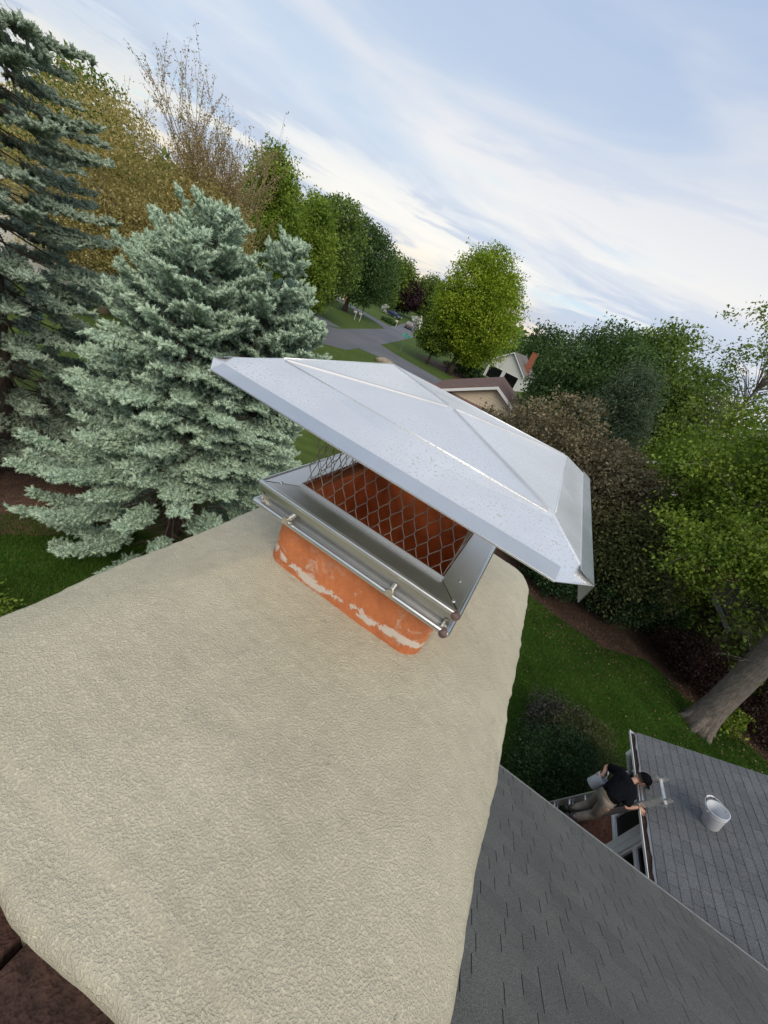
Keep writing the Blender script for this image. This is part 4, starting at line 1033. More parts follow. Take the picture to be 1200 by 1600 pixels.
_, n1 = spruce('spruce_tree', 'bushy pale blue spruce with several tips growing just left of the chimney cap', (-6.3, 5.3), 7.35, 3.1, M['needle'], 3, nwh=22, twl=.112, fat=.027, nbr=7,
               tops=((0.0, 0.0, .97), (-.95, -.45, .86), (1.25, .55, .99), (.35, -.75, .93), (-.3, .9, .9), (1.75, .95, .84), (1.0, 1.3, .9)), power=.55, density=1.25)
_, n2 = spruce('spruce_tree', 'tall dark blue-grey spruce with drooping boughs at the left edge', (-11.2, 4.4), 11.6, 3.5, M['needle2'], 8, nwh=34, twl=.13, power=.72, droop=.30, density=1.15, z0=1.0, fat=.027, nbr=7, inner=.36)
print('twigs', n1, n2)

# upright sparse tree with bare stems
def bare_tree(name, label, base, h, seed, spread=.32, mat='lf_bare', leafn=9, leaf=.16, levels=5, stems=3, trunk=.13, crown_from=.2):
    rng = np.random.RandomState(seed); root = thing(name, label, 'tree', (base[0], base[1], GZ)); mb = MB(); lp = []; la = []
    def grow(p, d_, L, r_, lv):
        nseg = 3; pts = [p]; dd = d_
        for k in range(nseg):
            dd = unit(dd + rng.normal(size=3) * .07 + np.array([0, 0, .06])); pts.append(pts[-1] + dd * L / nseg)
        mb.tube([Vector(q) for q in pts], [r_ * (1 - .45 * k / nseg) for k in range(nseg + 1)], 4 if lv > 1 else 7, caps=False)
        if lv >= 2:
            for k in range(leafn * (1 if lv < 4 else 2)):
                t = rng.rand(); i = min(nseg - 1, int(t * nseg)); q = pts[i] + (pts[i + 1] - pts[i]) * (t * nseg - i)
                lp.append(q + rng.normal(size=3) * .07); la.append(unit(rng.normal(size=3) + np.array([0, 0, .3])))
        if lv < levels:
            for k in range(rng.randint(3, 5) if lv else 5):
                t = rng.uniform(.35, 1.0); i = min(nseg - 1, int(t * nseg)); q = pts[i] + (pts[i + 1] - pts[i]) * (t * nseg - i)
                a = unit(rng.normal(size=3)); nd = unit(dd + unit(np.cross(dd, a)) * spread * rng.uniform(.6, 1.4) + np.array([0, 0, .15]))
                grow(q, nd, L * rng.uniform(.55, .78), r_ * .55, lv + 1)
    for s in range(stems):
        a = 2 * math.pi * s / stems + rng.rand(); d_ = unit(np.array([math.cos(a) * .16, math.sin(a) * .16, 1.0]))
        grow(np.array([base[0] + .2 * math.cos(a), base[1] + .2 * math.sin(a), GZ - .1]), d_, h * .46, trunk, 0)
    mb.build('trunk', M['palebark'], root, smooth=False)
    lp = np.array(lp); la = np.array(la); ln = leaf * rng.uniform(.6, 1.3, len(lp))
    npmesh('crown', leaves(lp, la, ln, ln * .5, rng), 4, M[mat], root, np.clip(.5 + .25 * rng.normal(size=len(lp)), 0, 1))
    return root
bare_tree('budding_tree', 'tall thin budding tree with bare upright stems above the yellowish maples', (-23.4, 20.8), 12.3, 5, leafn=9, leaf=.105, stems=5, levels=4, spread=.48, trunk=.10)

# ------------------------------------------------------------------ trees of the neighbourhood
T_ = tree
T_('maple_tree', 'yellowish maple hung with seeds behind the blue spruces, nearer the tall spruce', 'tree', (-24.0, 14.6), 8.6, 3.5, 1.2, M['lf_yell'], 620, 70, .135, .5, 21, .22, 'palebark', group='yellowish maples')
T_('maple_tree', 'yellowish maple hung with seeds, beside the upright green poplars', 'tree', (-22.3, 19.4), 9.2, 3.6, 1.2, M['lf_yell'], 620, 70, .135, .5, 22, .2, 'palebark', group='yellowish maples')
T_('oak_tree', 'dark green tree showing its top behind the yellowish maple and tall spruce', 'tree', (-33.5, 19.0), 11.2, 3.2, 2, M['lf_green'], 260, 40, .3, .6, 23, .25)
T_('poplar_tree', 'tall narrow fresh green poplar standing over the pale spruce', 'tree', (-28.3, 30.3), 13.4, 3.0, 1.2, M['lf_vivid'], 460, 60, .25, .5, 24, .2, shape=1.7, lobe=.4)
T_('poplar_tree', 'shorter yellow-green poplar right of the tall poplar', 'tree', (-28.4, 36.0), 10.8, 3.0, .8, M['lf_vivid'], 400, 60, .26, .5, 25, .2, shape=1.6)
T_('ash_tree', 'dark green ash top between the poplars and the street tree', 'tree', (-35.2, 48.3), 14.0, 4.8, 1.6, M['lf_green'], 460, 56, .34, .7, 26, .25, shape=1.3)
T_('street_tree', 'round dark green street tree with thick forked trunk on the striped lawn', 'tree', (-43.0, 69.4), 13.4, 6.4, 2.2, M['lf_dark'], 560, 50, .42, .8, 27, .42, shape=1.3)
T_('ash_tree', 'broad green tree filling the gap behind the shorter poplar', 'tree', (-38.5, 45.5), 11.5, 5.0, 1.2, M['lf_mid'], 420, 54, .34, .7, 67, .25)
T_('linden_tree', 'pale green tree rising behind the round purple tree', 'tree', (-64, 128), 15, 6.4, 2, M['lf_mid'], 260, 40, .7, 1.2, 28, .3)
T_('purple_tree', 'round dark purple plum tree beyond the parked cars', 'tree', (-62, 131), 11.0, 6.0, 1.5, M['lf_purple'], 300, 46, .6, 1.0, 29, .3, lobe=.12)
T_('young_tree', 'small pointed green tree in front of the purple tree', 'tree', (-58.5, 117), 6.4, 1.9, .6, M['lf_green'], 90, 36, .42, .5, 30, .12, shape=2.0)
T_('linden_tree', 'green tree over the far end of the road left of the lime-green tree', 'tree', (-56.5, 138), 14.2, 5.6, 1, M['lf_green'], 280, 44, .65, 1.1, 31, .3, shape=1.2)
T_('pear_tree', 'large bright lime-green pear tree in the middle of the lawns', 'tree', (-16.3, 58.0), 15.6, 5.7, 2.0, M['lf_lime'], 760, 84, .29, .7, 32, .38, shape=1.25, lobe=.34)
T_('crab_apple_tree', 'low spreading green tree at the left foot of the lime-green tree', 'tree', (-19.6, 57.0), 6.4, 2.7, 1.6, M['lf_mid'], 220, 44, .34, .6, 33, .18, flat=.45)
T_('oak_tree', 'dark distant tree behind the white gabled house', 'tree', (-9.5, 98), 13.0, 5.0, 1, M['lf_dark'], 220, 40, .6, 1.0, 34, .3)
T_('oak_tree', 'dense dark green tree right of the white house and brown roof', 'tree', (.9, 30.4), 10.8, 4.1, .8, M['lf_dark'], 900, 70, .18, .45, 35, .3, lobe=.2)
T_('ash_tree', 'mid green tree top behind the dense dark green tree', 'tree', (4.0, 38), 13.3, 3.9, 2, M['lf_green'], 420, 66, .25, .55, 36, .3, up=-.2)
T_('ash_tree', 'green tree top further right against the sky', 'tree', (7.6, 37), 11.6, 3.0, 2, M['lf_green'], 320, 66, .25, .55, 37, .3)
T_('pine_tree', 'soft grey-green pine between dark tree and bright maple', 'tree', (3.2, 26.2), 9.6, 2.2, 1.2, M['lf_pine'], 420, 70, .26, .4, 38, .2, shape=1.5, wd=.14)
T_('plum_tree', 'reddish brown leaved plum tree just right of the cap, higher one', 'tree', (.4, 17.2), 6.1, 2.5, .9, M['lf_plum'], 560, 60, .13, .32, 39, .1, group='plum trees beyond the lawn', up=-.3)
T_('plum_tree', 'reddish brown leaved plum tree, nearer the bright maple', 'tree', (3.2, 16.6), 6.6, 2.5, .9, M['lf_plum'], 600, 60, .13, .32, 40, .1, group='plum trees beyond the lawn', up=-.3)
T_('plum_tree', 'brownish plum tree behind the brown roofed house gable', 'tree', (-2.4, 19.5), 4.6, 2.0, .7, M['lf_plum'], 340, 56, .13, .32, 41, .1, group='plum trees beyond the lawn', up=-.3)
T_('hawthorn_tree', 'olive brown small tree between the plum trees and the evergreen hedge', 'tree', (4.3, 15.6), 4.6, 2.2, .6, M['lf_olive'], 520, 60, .12, .30, 42, .1)
# big maple with the grey leaning trunk at the right
mp = T_('maple_tree', 'big bright green maple with thick grey leaning trunk at the lawn edge', 'tree', (8.75, 12.0), 12.6, 4.3, 3.2, M['lf_vivid'], 10, 4, .14, .4, 43, .30, 'bark_grey', limbs=0)
for c in list(mp.children): bpy.data.objects.remove(c)
def big_maple(root):
    rng = np.random.RandomState(77); mb = MB()
    T = [Vector(p) for p in ((8.72, 11.98, GZ - .1), (8.70, 12.0, GZ + .25), (8.66, 12.08, -6.0), (8.6, 12.25, -4.6), (8.5, 12.5, -3.2), (8.35, 12.9, -1.4), (8.2, 13.2, .6), (8.1, 13.4, 2.6), (8.0, 13.5, 4.2))]
    mb.tube(T, [.50, .40, .345, .33, .30, .24, .18, .11, .03], 14)
    for a in np.linspace(0, 2 * math.pi, 6, endpoint=False):
        mb.tube([T[0] + Vector((math.cos(a) * .62, math.sin(a) * .62, .0)), T[0] + Vector((math.cos(a) * .36, math.sin(a) * .36, .22)), T[1] + Vector((math.cos(a) * .2, math.sin(a) * .2, .5))], [.05, .13, .12], 7)
    mb.build('trunk', M['bark_grey'], root, smooth=True)
    lb = MB(); lp = []; cl = []
    for k in range(34):
        ti = rng.uniform(4.3, 7.7); i = int(ti); s = T[i].lerp(T[i + 1], ti - i); a = rng.uniform(0, 2 * math.pi)
        if k < 20: a = rng.uniform(1.6, 3.9)
        L = rng.uniform(2.2, 4.8) * (1.0 if ti < 6 else .62); el = rng.uniform(.0, .5) + .09 * (ti - 4)
        pts = [s]; dd = np.array([math.cos(a) * math.cos(el), math.sin(a) * math.cos(el), math.sin(el)])
        for q in range(6):
            dd = unit(dd + rng.normal(size=3) * .10 + np.array([0, 0, -.05])); pts.append(pts[-1] + Vector(dd * L / 6))
        r_ = .035 + .02 * L / 4; lb.tube(pts, [r_ * (1 - .85 * q / 6) for q in range(7)], 6, caps=False)
        for q in range(2, 7):
            for w in range(4):
                d2 = unit(dd * .5 + rng.normal(size=3) * .8 + np.array([0, 0, .12])); l2 = rng.uniform(.4, 1.1)
                e = pts[q] + Vector(d2 * l2); lb.tube([pts[q], pts[q].lerp(e, .5) + Vector((0, 0, .06)), e], [r_ * .3, r_ * .2, .004], 4, caps=False)
                cl.append(np.array(e)); cl.append(np.array(pts[q].lerp(e, .55)))
    C = np.array(cl); per_ = 66; ci = np.repeat(np.arange(len(C)), per_)
    off = rng.normal(size=(len(ci), 3)) * np.array([.30, .30, .14]); pos = C[ci] + off
    ax = unit(rng.normal(size=(len(ci), 3)) * .7 + unit(off) * .8 + np.array([0, 0, -.35])); ln = .105 * rng.uniform(.6, 1.3, len(ci))
    tint = np.clip(.45 + .22 * rng.normal(size=len(C))[ci] + .2 * rng.normal(size=len(ci)), 0, 1)
    npmesh('crown', leaves(pos, ax, ln, ln * .7, rng), 4, M['lf_vivid'], root, tint); lb.build('limbs', M['bark_grey'], root)
    # dead grey twigs low on the trunk
    dt = MB(); s0 = T[4]
    for k in range(16):
        a = rng.uniform(1.8, 4.2); p = T[3].lerp(T[4], rng.rand()); dd = np.array([math.cos(a), math.sin(a), rng.uniform(-.1, .6)]); pts = [p]
        for q in range(5): dd = unit(dd + rng.normal(size=3) * .28); pts.append(pts[-1] + Vector(dd * rng.uniform(.14, .30)))
        dt.tube(pts, [.016 * (1 - .8 * q / 5) for q in range(6)], 4, caps=False)
        for q in (2, 3, 4):
            d2 = unit(dd + rng.normal(size=3) * .7); dt.tube([pts[q], pts[q] + Vector(d2 * .35)], [.007, .002], 3, caps=False)
    dt.build('dead_twigs', M['bark_grey'], root)
big_maple(mp)
T_('locust_tree', 'airy light green tree with sky showing through, upper right', 'tree', (6.0, 20.2), 12.6, 2.5, 7.0, M['lf_mid'], 130, 44, .125, .28, 44, .16, 'bark_grey', limbs=90, shell=.25)
T_('locust_tree', 'denser yellow-green tree below the airy one, behind the big maple', 'tree', (6.6, 17.8), 9.0, 2.9, 1.0, M['lf_vivid'], 620, 66, .135, .38, 45, .18, 'bark_grey')
T_('elm_tree', 'dark leafy elm filling the shade behind the grey trunk', 'tree', (12.2, 17.2), 9.2, 4.2, .6, M['lf_green'], 560, 52, .19, .45, 46, .2)
# hedge and shrubs
def shrub(name, label, base, h, r_, mat, n, per_, leaf, seed, cat='shrub', group=None, aspect=(1, 1), clump=.16, wd=.6):
    return tree(name, label, cat, base, h, r_, .05, mat, n, per_, leaf, clump, seed, .03, 'bark', limbs=14, group=group, aspect=aspect, lobe=.22, wd=wd)
shrub('holly_bush', 'glossy dark evergreen bush at the far lawn edge under the cap corner', (3.2, 14.7), 2.3, 1.5, M['lf_ivy'], 260, 70, .085, 51)
shrub('holly_bush', 'tall rounded dark evergreen bush beside the bare mulch strip', (5.6, 15.2), 3.0, 1.6, M['lf_ivy'], 320, 70, .085, 52)
shrub('holly_bush', 'dark evergreen bush next to the neighbouring roof', (7.3, 16.6), 2.6, 1.2, M['lf_ivy'], 240, 66, .085, 53)
shrub('barberry_bush', 'dark burgundy bush on the mulch left of the grey trunk', (8.6, 14.4), 1.6, 1.5, M['lf_burg'], 260, 60, .07, 54)
shrub('barberry_bush', 'dark burgundy bush right behind the grey trunk', (11.2, 14.2), 1.5, 1.6, M['lf_burg'], 240, 60, .07, 55)
shrub('leafy_sprout', 'bright green sprout at the foot of the grey trunk', (9.6, 12.7), .9, .45, M['lf_vivid'], 26, 22, .12, 56)
shrub('lilac_bush', 'greyish half bare shrub on the lawn beyond the roof edge', (3.95, 7.4), 1.3, .8, M['lf_grayshrub'], 200, 44, .05, 57, clump=.12)
shrub('yew_bush', 'dark green yew shrub nearest the ladder foot', (3.8, 6.1), 1.7, .8, M['lf_ivy'], 260, 60, .055, 58, clump=.12, wd=.35)
shrub('yew_bush', 'dark olive yew shrub between ladder and lawn', (4.3, 6.9), 1.6, .75, M['lf_olive'], 220, 60, .055, 59, clump=.12, wd=.35)
shrub('garden_bush', 'yellow-green bush in the shade between the two spruces', (-9.6, 7.2), 3.2, 1.4, M['lf_vivid'], 160, 40, .14, 60)
shrub('garden_bush', 'small yellow-green bush on the lawn at the left end of the crown', (-6.15, 1.35), .8, .55, M['lf_vivid'], 90, 40, .07, 61)
shrub('garden_bush', 'low dark foundation shrub beside the far driveway', (-42.3, 87.4), 1.0, 2.2, M['lf_dark'], 60, 30, .28, 62, aspect=(1, .5))
shrub('barberry_bush', 'reddish bed planting under the lime-green tree', (-16.8, 63.5), 1.1, 2.6, M['lf_plum'], 90, 30, .22, 63)
shrub('dogwood_shrub', 'white flowering shrub by the end of the road', (-49.8, 121), 2.7, 2.0, M['lf_white'], 60, 30, .34, 64, group='white flowering shrubs')
shrub('dogwood_shrub', 'white flowering shrub beside the dark blue car', (-55.0, 108.5), 2.3, 1.1, M['lf_white'], 40, 30, .30, 65, group='white flowering shrubs')
shrub('garden_bush', 'dark bush at the foot of the lime-green tree trunk', (-14.2, 61.5), 2.6, 2.2, M['lf_dark'], 140, 40, .26, 66)

# far wooded horizon as one mass
def woods():
    rng = np.random.RandomState(5); n = 26000
    az = rng.uniform(RAD(20), RAD(175), n); D = rng.uniform(165, 300, n)
    top = 9 + 3.5 * np.sin(az * 23) + 2.2 * np.sin(az * 61 + 1) + 1.5 * np.sin(az * 131)
    z = GZ + np.minimum(top, 14) * rng.rand(n) ** .7
    pos = np.stack([D * np.cos(az), D * np.sin(az), z], 1); keep = np.ones(n, bool)
    keep &= ~((pos[:, 0] < -55) & (pos[:, 0] > -118) & (np.abs(pos[:, 0] + 57 + (pos[:, 1] - 140) * .315) < 8) & (pos[:, 1] < 230))
    pos = pos[keep]; ax = unit(rng.normal(size=pos.shape)); ln = 2.3 * rng.uniform(.6, 1.3, len(pos))
    o = npmesh('woods', leaves(pos, ax, ln, ln * .7, rng), 4, M['lf_green'], None, np.clip(.35 + .2 * rng.normal(size=len(pos)), 0, 1), kind='stuff')
    props(o, 'green wooded skyline beyond the far houses', 'woods')
woods()

# ------------------------------------------------------------------ grass blades on the near lawns
def in_poly(x, y, poly):
    c = np.zeros(len(x), bool); n = len(poly)
    for i in range(n):
        x0, y0 = poly[i]; x1, y1 = poly[(i + 1) % n]
        cond = ((y0 > y) != (y1 > y)) & (x < (x1 - x0) * (y - y0) / (y1 - y0 + 1e-12) + x0); c ^= cond
    return c
def grass(poly, n, seed):
    rng = np.random.RandomState(seed); p = np.array(poly); lo = p.min(0); hi = p.max(0)
    q = lo + (hi - lo) * rng.rand(n, 2); k = in_poly(q[:, 0], q[:, 1], poly); q = q[k]; m = len(q)
    h = rng.uniform(.045, .11, m); a = rng.uniform(0, 2 * math.pi, m); le = rng.uniform(0, .6, m); a2 = rng.uniform(0, 2 * math.pi, m); w = rng.uniform(.005, .009, m)
    base = np.stack([q[:, 0], q[:, 1], np.full(m, GZ)], 1); s = np.stack([np.cos(a) * w, np.sin(a) * w, np.zeros(m)], 1)
    tip = base + np.stack([np.cos(a2) * h * le, np.sin(a2) * h * le, h], 1)
    big = np.sin(q[:, 0] * 1.1 + 1.3 * np.sin(q[:, 1] * .8)) * .13 + .12 * np.sin(q[:, 0] * 3.1 + 2 * np.sin(q[:, 1] * 2.3)) + .10 * np.sin(q[:, 1] * 5.2 + 2 * np.sin(q[:, 0] * 3.7))
    t = np.clip(.45 + big + .22 * rng.normal(size=m), 0, 1)
    o = npmesh('grass', np.stack([base - s, base + s, tip], 1), 3, M['grass'], None, t, kind='stuff')
    return o
grass([(1.0, 13.9), (2.77, 13.35), (3.96, 13.05), (5.67, 12.95), (6.7, 13.5), (7.36, 13.95), (7.97, 13.6), (8.5, 13.1), (9.64, 12.95), (11.06, 12.4), (12, 11.5), (11.5, 6.2), (4.8, 6.2), (3, 5.0), (1.0, 6.5)], 260000, 1)
grass([(-9.6, 1.2), (-5.2, .4), (-3.6, 3.6), (-5.4, 5.6), (-8.4, 4.2)], 90000, 2)

def litter():
    rng = np.random.RandomState(55); n = 4200; x = rng.uniform(1.5, 12, n); y = 13.0 + .3 * np.sin(x) + np.abs(rng.normal(size=n)) * rng.choice([-.9, 1.2], n) * 1.2
    far = rng.rand(n) < .25; y = np.where(far, rng.uniform(6.5, 13, n), y)
    pos = np.stack([x, y, np.full(n, GZ + .07)], 1); ax = unit(rng.normal(size=(n, 3)) * np.array([1, 1, .25])); ln = rng.uniform(.03, .075, n)
    o = npmesh('leaf_litter', leaves(pos, ax, ln, ln * .6, rng), 4, leaf_mat('dry_leaf', [(0, (.05, .028, .014)), (.6, (.13, .075, .035)), (1, (.26, .18, .09))], 0), None, rng.rand(n), kind='stuff')
litter()

# ------------------------------------------------------------------ neighbouring houses
def gable_house(name, label, loc, rz, w, dpt, wall_h, pitch, wallm, roofm, over=.35, ops=(), cat='house', chimney=None, siding=False):
    """local frame: gable faces -y, ridge along y; origin at the middle of the front wall foot"""
    root = thing(name, label, cat, loc, rz); k = math.tan(RAD(pitch)); ap = wall_h + w / 2 * k
    mb = MB(); mb.add([(-w / 2, 0, 0), (w / 2, 0, 0), (w / 2, dpt, 0), (-w / 2, dpt, 0), (-w / 2, 0, wall_h), (w / 2, 0, wall_h), (w / 2, dpt, wall_h), (-w / 2, dpt, wall_h), (0, 0, ap), (0, dpt, ap)],
                      [(0, 1, 5, 8, 4), (2, 3, 7, 9, 6), (1, 2, 6, 5), (3, 0, 4, 7)])
    mb.build('wall', wallm, root, world=False)
    if siding:
        z = .05
        while z < ap - .15:
            hw = w / 2 if z < wall_h else w / 2 * (ap - z) / (ap - wall_h)
            q = MB(); q.hexa([(-hw, -.004, z), (hw, -.004, z), (hw, -.03, z), (-hw, -.03, z), (-hw + .05, -.004, z + .2), (hw - .05, -.004, z + .2), (hw - .05, -.010, z + .2), (-hw + .05, -.010, z + .2)]); q.build('siding_board', wallm, root, world=False)
            z += .2
    for s in (1, -1):
        mb = MB(); x1 = w / 2 + over; z1 = wall_h - over * k
        q = [(0, -over, ap), (s * x1, -over, z1), (s * x1, dpt + over, z1), (0, dpt + over, ap)]
        q = q if s < 0 else q[::-1]
        mb.add([(p[0], p[1], p[2] + .02) for p in q] + [(p[0], p[1], p[2] + .16) for p in q], [(3, 2, 1, 0), (4, 5, 6, 7)][::1] + [(i, (i + 1) % 4, 4 + (i + 1) % 4, 4 + i) for i in range(4)])
        mb.build('roof', roofm, root, world=False)
        tb = MB(); c0 = (0, -over - .012, ap); c1 = (s * x1, -over - .012, z1)
        tb.hexa([(c0[0], c0[1], c0[2] - .12), (c1[0], c1[1], c1[2] - .12), (c1[0], c1[1] + .02, c1[2] - .12), (c0[0], c0[1] + .02, c0[2] - .12), (c0[0], c0[1], c0[2] + .1), (c1[0], c1[1], c1[2] + .1), (c1[0], c1[1] + .02, c1[2] + .1), (c0[0], c0[1] + .02, c0[2] + .1)])
        tb.build('rake_trim', M['white'], root, world=False)
    for nm, x0, x1, z0, z1, fm, pm in ops:
        f = MB(); f.bx(x0 - .1, x1 + .1, -.05, -.032, z0 - .0, z1 + .1); fo = f.build(nm, fm, root, world=False)
        p = MB(); p.bx(x0, x1, -.07, -.052, z0 + .02, z1); p.build('pane' if nm == 'window' else 'door_leaf', pm, fo, world=False)
    if chimney:
        cx, cy, cw, ct = chimney; q = MB(); q.bx(cx - cw / 2, cx + cw / 2, cy, cy + .6, wall_h - 1.5, ct); q.bx(cx - cw / 2 - .05, cx + cw / 2 + .05, cy - .05, cy + .65, ct, ct + .12); q.build('chimney_stack', M['redbrick'], root, world=False)
    return root, ap, k
bh_, ap_, k_ = gable_house('brown_roofed_house', 'house with brown shingle roof and beige clapboard gable beyond the cap', (-4.45, 29.4, GZ), RAD(8.6), 8.6, 8.0, 2.15, 27.0, M['siding'], M['brownroof'], .45, siding=True)
mb = MB(); q = [(-5.0, -2.4, 1.95), (5.0, -2.4, 1.95), (4.9, -.04, 2.62), (-4.9, -.04, 2.62)]
mb.add(q + [(p[0], p[1], p[2] - .12) for p in q], [(0, 1, 2, 3), (7, 6, 5, 4), (0, 4, 5, 1), (1, 5, 6, 2), (3, 7, 4, 0)]); mb.build('porch_roof', M['brownroof'], bh_, world=False)
for xx in (-4.6, 0, 4.6):
    mb = MB(); mb.bx(xx - .07, xx + .07, -2.3, -2.16, 0, 1.9); mb.build('porch_post', M['white'], bh_, world=False)
gable_house('white_house', 'white gabled garage with two dark doors and orange brick chimney behind the lime-green tree', (-12.4, 79.0, GZ), RAD(-6), 7.0, 9, 3.0, 38, M['whitewall'], M['greyroof'], .4,
            ops=(('garage_door', -3.0, -.4, .1, 2.2, M['white'], M['glass']), ('garage_door', .3, 2.9, .1, 2.2, M['white'], M['glass'])), chimney=(2.7, 3.0, 1.1, 7.0))
gable_house('garage', 'brick garage with two pale doors at the end of the far driveway', (-57.0, 85.2, GZ), RAD(62), 8.0, 7, 2.9, 28, M['redbrick'], M['greyroof'], .4,
            ops=(('garage_door', -3.2, -.4, .05, 2.3, M['white'], M['whitewall']), ('garage_door', .4, 3.2, .05, 2.3, M['white'], M['whitewall'])))
gable_house('grey_roofed_house', 'grey roofed house half hidden between the tall spruce and the yellowish maple', (-26.3, 14.4, GZ), RAD(58), 7.0, 9, 4.0, 34, M['whitewall'], M['greyroof'], .5,
            ops=(('window', -1.6, -.2, 2.0, 3.6, M['white'], M['glass']), ('window', .8, 2.0, 2.0, 3.6, M['white'], M['glass'])))
gable_house('tan_house', 'tan house glimpsed through the big maple leaves at the right', (10.6, 26.5, GZ), RAD(-20), 9.0, 9, 4.6, 30, simple('tan_wall', (.36, .26, .20), .8, var=.1), M['brownroof'], .4,
            ops=(('window', -2.4, -1.2, 2.2, 3.6, M['white'], M['glass']), ('window', .6, 1.8, 2.2, 3.6, M['white'], M['glass'])))
gable_house('shed', 'low brown roofed shed behind the dark evergreen bushes', (9.0, 18.6, GZ), RAD(-55), 3.6, 5.0, 1.7, 24, simple('shed_wall', (.10, .075, .05), .9, var=.2), simple('shed_roof', (.075, .062, .055), .95, var=.25, vscale=5), .3, cat='shed')

# ------------------------------------------------------------------ street furniture and cars
sg = thing('street_sign', 'green street name sign on a thin post at the corner lawn', 'street sign', (-23.6, 55.6, GZ))
mb = MB(); mb.tube([(-23.6, 55.6, GZ), (-23.6, 55.6, GZ + 2.1)], .05, 8); mb.build('post', simple('green_post', (.10, .22, .14), .6), sg)
mb = MB(); mb.box((-23.6, 55.6, GZ + 2.22), (1.15, .03, .28), Matrix.Rotation(RAD(25), 3, 'Z')); mb.build('sign_blade', simple('sign_green', (.05, .42, .30), .4), sg, bevel=.01)
mb = MB(); mb.box((-23.6, 55.6, GZ + 2.50), (1.15, .03, .24), Matrix.Rotation(RAD(-60), 3, 'Z')); mb.build('sign_blade', simple('sign_green2', (.06, .44, .33), .4), sg, bevel=.01)
def mailbox(label, loc, rz, pm, bm, nm='mailbox'):
    r_ = thing(nm, label, 'mailbox', (*loc, GZ), rz)
    q = MB(); q.bx(-.06, .06, -.06, .06, 0, 1.1); q.bx(-.05, .05, -.35, .1, .98, 1.06); q.build('post', pm, r_, world=False)
    q = MB(); pr = [(-.13, 1.08), (.13, 1.08), (.13, 1.25)] + [(.13 * math.cos(a), 1.25 + .13 * math.sin(a)) for a in np.linspace(.4, math.pi - .4, 5)] + [(-.13, 1.25)]
    n = len(pr); q.add([(x, -.45, z) for x, z in pr] + [(x, .1, z) for x, z in pr], [tuple(range(n)), tuple(range(2 * n - 1, n - 1, -1))] + [(i, n + i, n + (i + 1) % n, (i + 1) % n) for i in range(n)]); q.build('box', bm, r_, world=False)
    q = MB(); q.bx(.135, .15, -.30, -.27, 1.1, 1.42); q.build('flag', simple('flag_red', (.4, .03, .02), .5), r_, world=False)
grey = simple('mail_grey', (.42, .42, .41), .6); dk__ = simple('mail_dark', (.03, .03, .03), .6); cream = simple('mail_cream', (.62, .56, .42), .6)
mailbox('pale grey mailbox beside the street tree on the striped lawn', (-37.6, 64.6), RAD(-60), grey, grey)
mailbox('second pale grey mailbox right of its twin by the street tree', (-37.0, 65.4), RAD(-60), grey, grey)
mailbox('cream mailbox post in front of the grey parked car', (-39.9, 86.6), RAD(-70), cream, cream)
mailbox('dark mailbox by the near driveway at the spruce tips', (-29.4, 42.0), RAD(-70), grey, dk__)
lp_ = thing('lamp_post', 'dark yard lamp post on the lawn along the far driveway', 'lamp post', (-43.2, 76.6, GZ))
mb = MB(); mb.tube([(-43.2, 76.6, GZ), (-43.2, 76.6, GZ + 2.0)], .06, 8); mb.build('post', dk__, lp_)
mb = MB(); mb.lathe((-43.2, 76.6, GZ + 2.0), [(.08, 0), (.16, .05), (.2, .4), (.05, .55), (.0001, .6)], 8); mb.build('lantern', dk__, lp_)
up_ = thing('utility_post', 'pale leaning post at the roadside beyond the parked car', 'post', (-44.6, 112, GZ))
mb = MB(); mb.tube([(-44.6, 112, GZ), (-45.4, 112.2, GZ + 3.1)], [.32, .22], 8); mb.build('shaft', cream, up_)
mb = MB(); mb.tube([(-45.38, 112.2, GZ + 3.08), (-45.5, 112.23, GZ + 3.3)], [.3, .12], 8); mb.build('post_cap', cream, up_)
bo = thing('boulder', 'tan landscaping boulder on the corner lawn just above the cap edge', 'boulder', (-18.5, 41.0, GZ))
mb = MB(); vs = []
for i in range(9):
    for k in range(14):
        ph = math.pi * i / 8; t = 2 * math.pi * k / 14; rr_ = 1 + .18 * math.sin(3 * t + 2 * ph) + .1 * math.sin(5 * t)
        vs.append((-18.5 + 1.3 * rr_ * math.sin(ph) * math.cos(t), 41.0 + .8 * rr_ * math.sin(ph) * math.sin(t), GZ + .1 + .55 * math.cos(ph)))
mb.add(vs, [(i * 14 + k, (i + 1) * 14 + k, (i + 1) * 14 + (k + 1) % 14, i * 14 + (k + 1) % 14) for i in range(8) for k in range(14)])
mb.build('stone', simple('boulder_stone', (.30, .25, .18), .9, var=.3, vscale=3, bmp=.6, bscale=6, bdist=.1), bo, smooth=True)

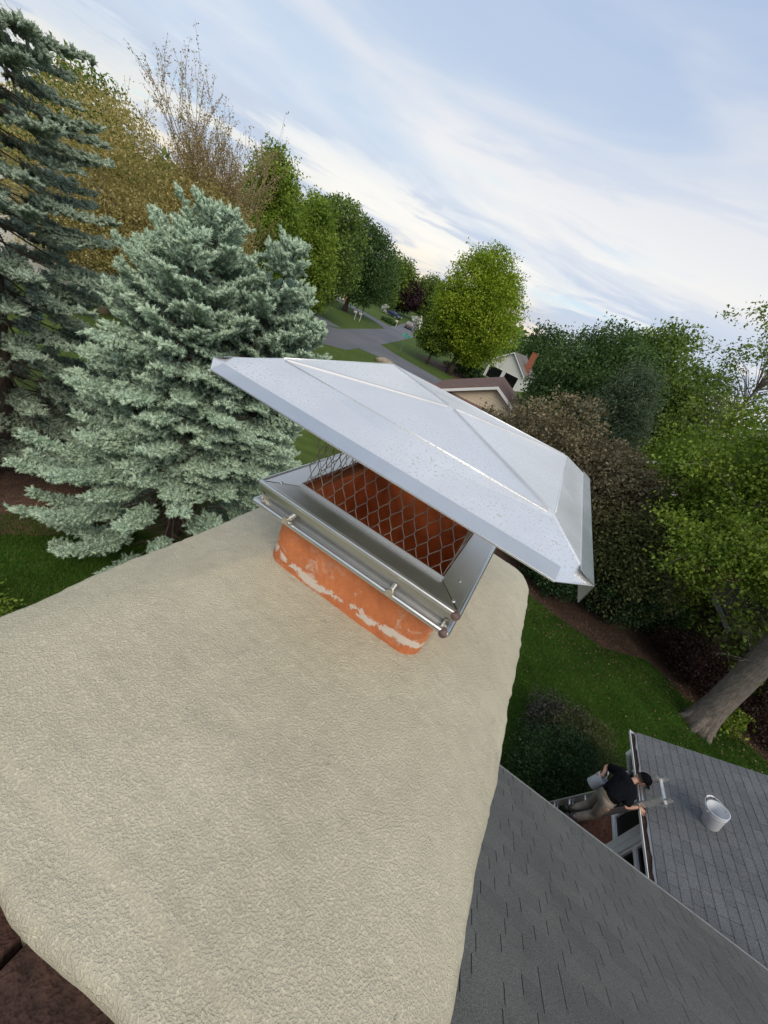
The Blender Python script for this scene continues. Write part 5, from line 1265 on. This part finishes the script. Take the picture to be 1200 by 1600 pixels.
def car(label, loc, rz, paint, suv=True):
    r_ = thing('parked_car', label, 'car', (*loc, GZ + .03), rz, 'cars parked by the road')
    L, Wd = 4.6, 1.82; hr = 1.70 if suv else 1.45
    if suv: prof = [(-2.3, .35), (-2.3, .95), (-2.2, 1.02), (-2.0, hr - .06), (-1.2, hr), (.2, hr - .02), (.95, 1.06), (2.1, .95), (2.3, .75), (2.3, .35)]
    else: prof = [(-2.3, .35), (-2.3, .85), (-2.1, .95), (-1.6, .98), (-.9, hr - .03), (.1, hr), (1.0, .98), (2.05, .88), (2.3, .7), (2.3, .35)]
    q = MB(); n = len(prof); rows = []
    for s, ins in ((-1, 0), (1, 0)):
        for x, z in prof: q.v.append((x, s * (Wd / 2 - (.20 if z > 1.1 else 0)), z))
    q.f = [tuple(range(n)), tuple(range(2 * n - 1, n - 1, -1))] + [(i, n + i, n + (i + 1) % n, (i + 1) % n) for i in range(n)]; q.mi = [0] * len(q.f)
    q.build('body', paint, r_, world=False, bevel=.05)
    for s in (-1, 1):
        w = MB(); y = s * (Wd / 2 - .09)
        pp = [(-1.85 if suv else -1.35, 1.08), (.75, 1.08), (.12, hr - .14), (-1.7 if suv else -.85, hr - .14)]
        w.hexa([(x, y - .03 - (s * .10 if z > 1.2 else 0), z) for x, z in pp] + [(x, y + .03 - (s * .10 if z > 1.2 else 0), z) for x, z in pp]); w.build('side_window', M['glass'], r_, world=False)
        for x in (-1.42, 1.42):
            t = MB(); t.lathe((x, s * (Wd / 2 - .2), .34), [(.20, 0), (.34, 0), (.34, .22), (.20, .22)], 18, (0, s, 0)); tw = t.build('wheel', dk__, r_, world=False)
            t = MB(); t.lathe((x, s * (Wd / 2 - .2), .34), [(.0001, .20), (.19, .18), (.21, .221)], 18, (0, s, 0)); t.build('rim', M['alu'], tw, world=False)
        l = MB(); l.bx(-2.33, -2.28, s * .66 - .14, s * .66 + .14, .72, .98); l.build('tail_light', simple('tail_red', (.35, .02, .02), .3), r_, world=False)
        l = MB(); l.bx(2.27, 2.33, s * .64 - .16, s * .64 + .16, .66, .82); l.build('headlight', M['white'], r_, world=False)
    w = MB(); xa, xb = (.90, .28); w.hexa([(xa + .06, -.68, 1.10), (xa + .06, .68, 1.10), (xa + .02, .68, 1.10), (xa + .02, -.68, 1.10), (xb + .03, -.62, hr - .10), (xb + .03, .62, hr - .10), (xb - .02, .62, hr - .10), (xb - .02, -.62, hr - .10)]); w.build('windscreen', M['glass'], r_, world=False)
    w = MB(); xa, xb = (-2.23, -2.05) if suv else (-1.62, -1.0); w.hexa([(xa - .03, -.66, 1.05), (xa - .03, .66, 1.05), (xa, .66, 1.05), (xa, -.66, 1.05), (xb - .03, -.6, hr - .14), (xb - .03, .6, hr - .14), (xb, .6, hr - .14), (xb, -.6, hr - .14)]); w.build('rear_window', M['glass'], r_, world=False)
    w = MB(); w.bx(-2.36, -2.30, -.85, .85, .36, .60); w.bx(2.30, 2.36, -.85, .85, .36, .58); w.build('bumper', dk__, r_, world=False)
car('grey parked suv standing at the road edge near the cream mailbox', (-41.6, 97.5), RAD(112), simple('car_grey', (.16, .17, .18), .3, .4, var=.05))
car('dark blue parked car on the far drive beside the white shrub', (-52.6, 110.5), RAD(-15), simple('car_blue', (.035, .055, .11), .3, .3, var=.05), False)
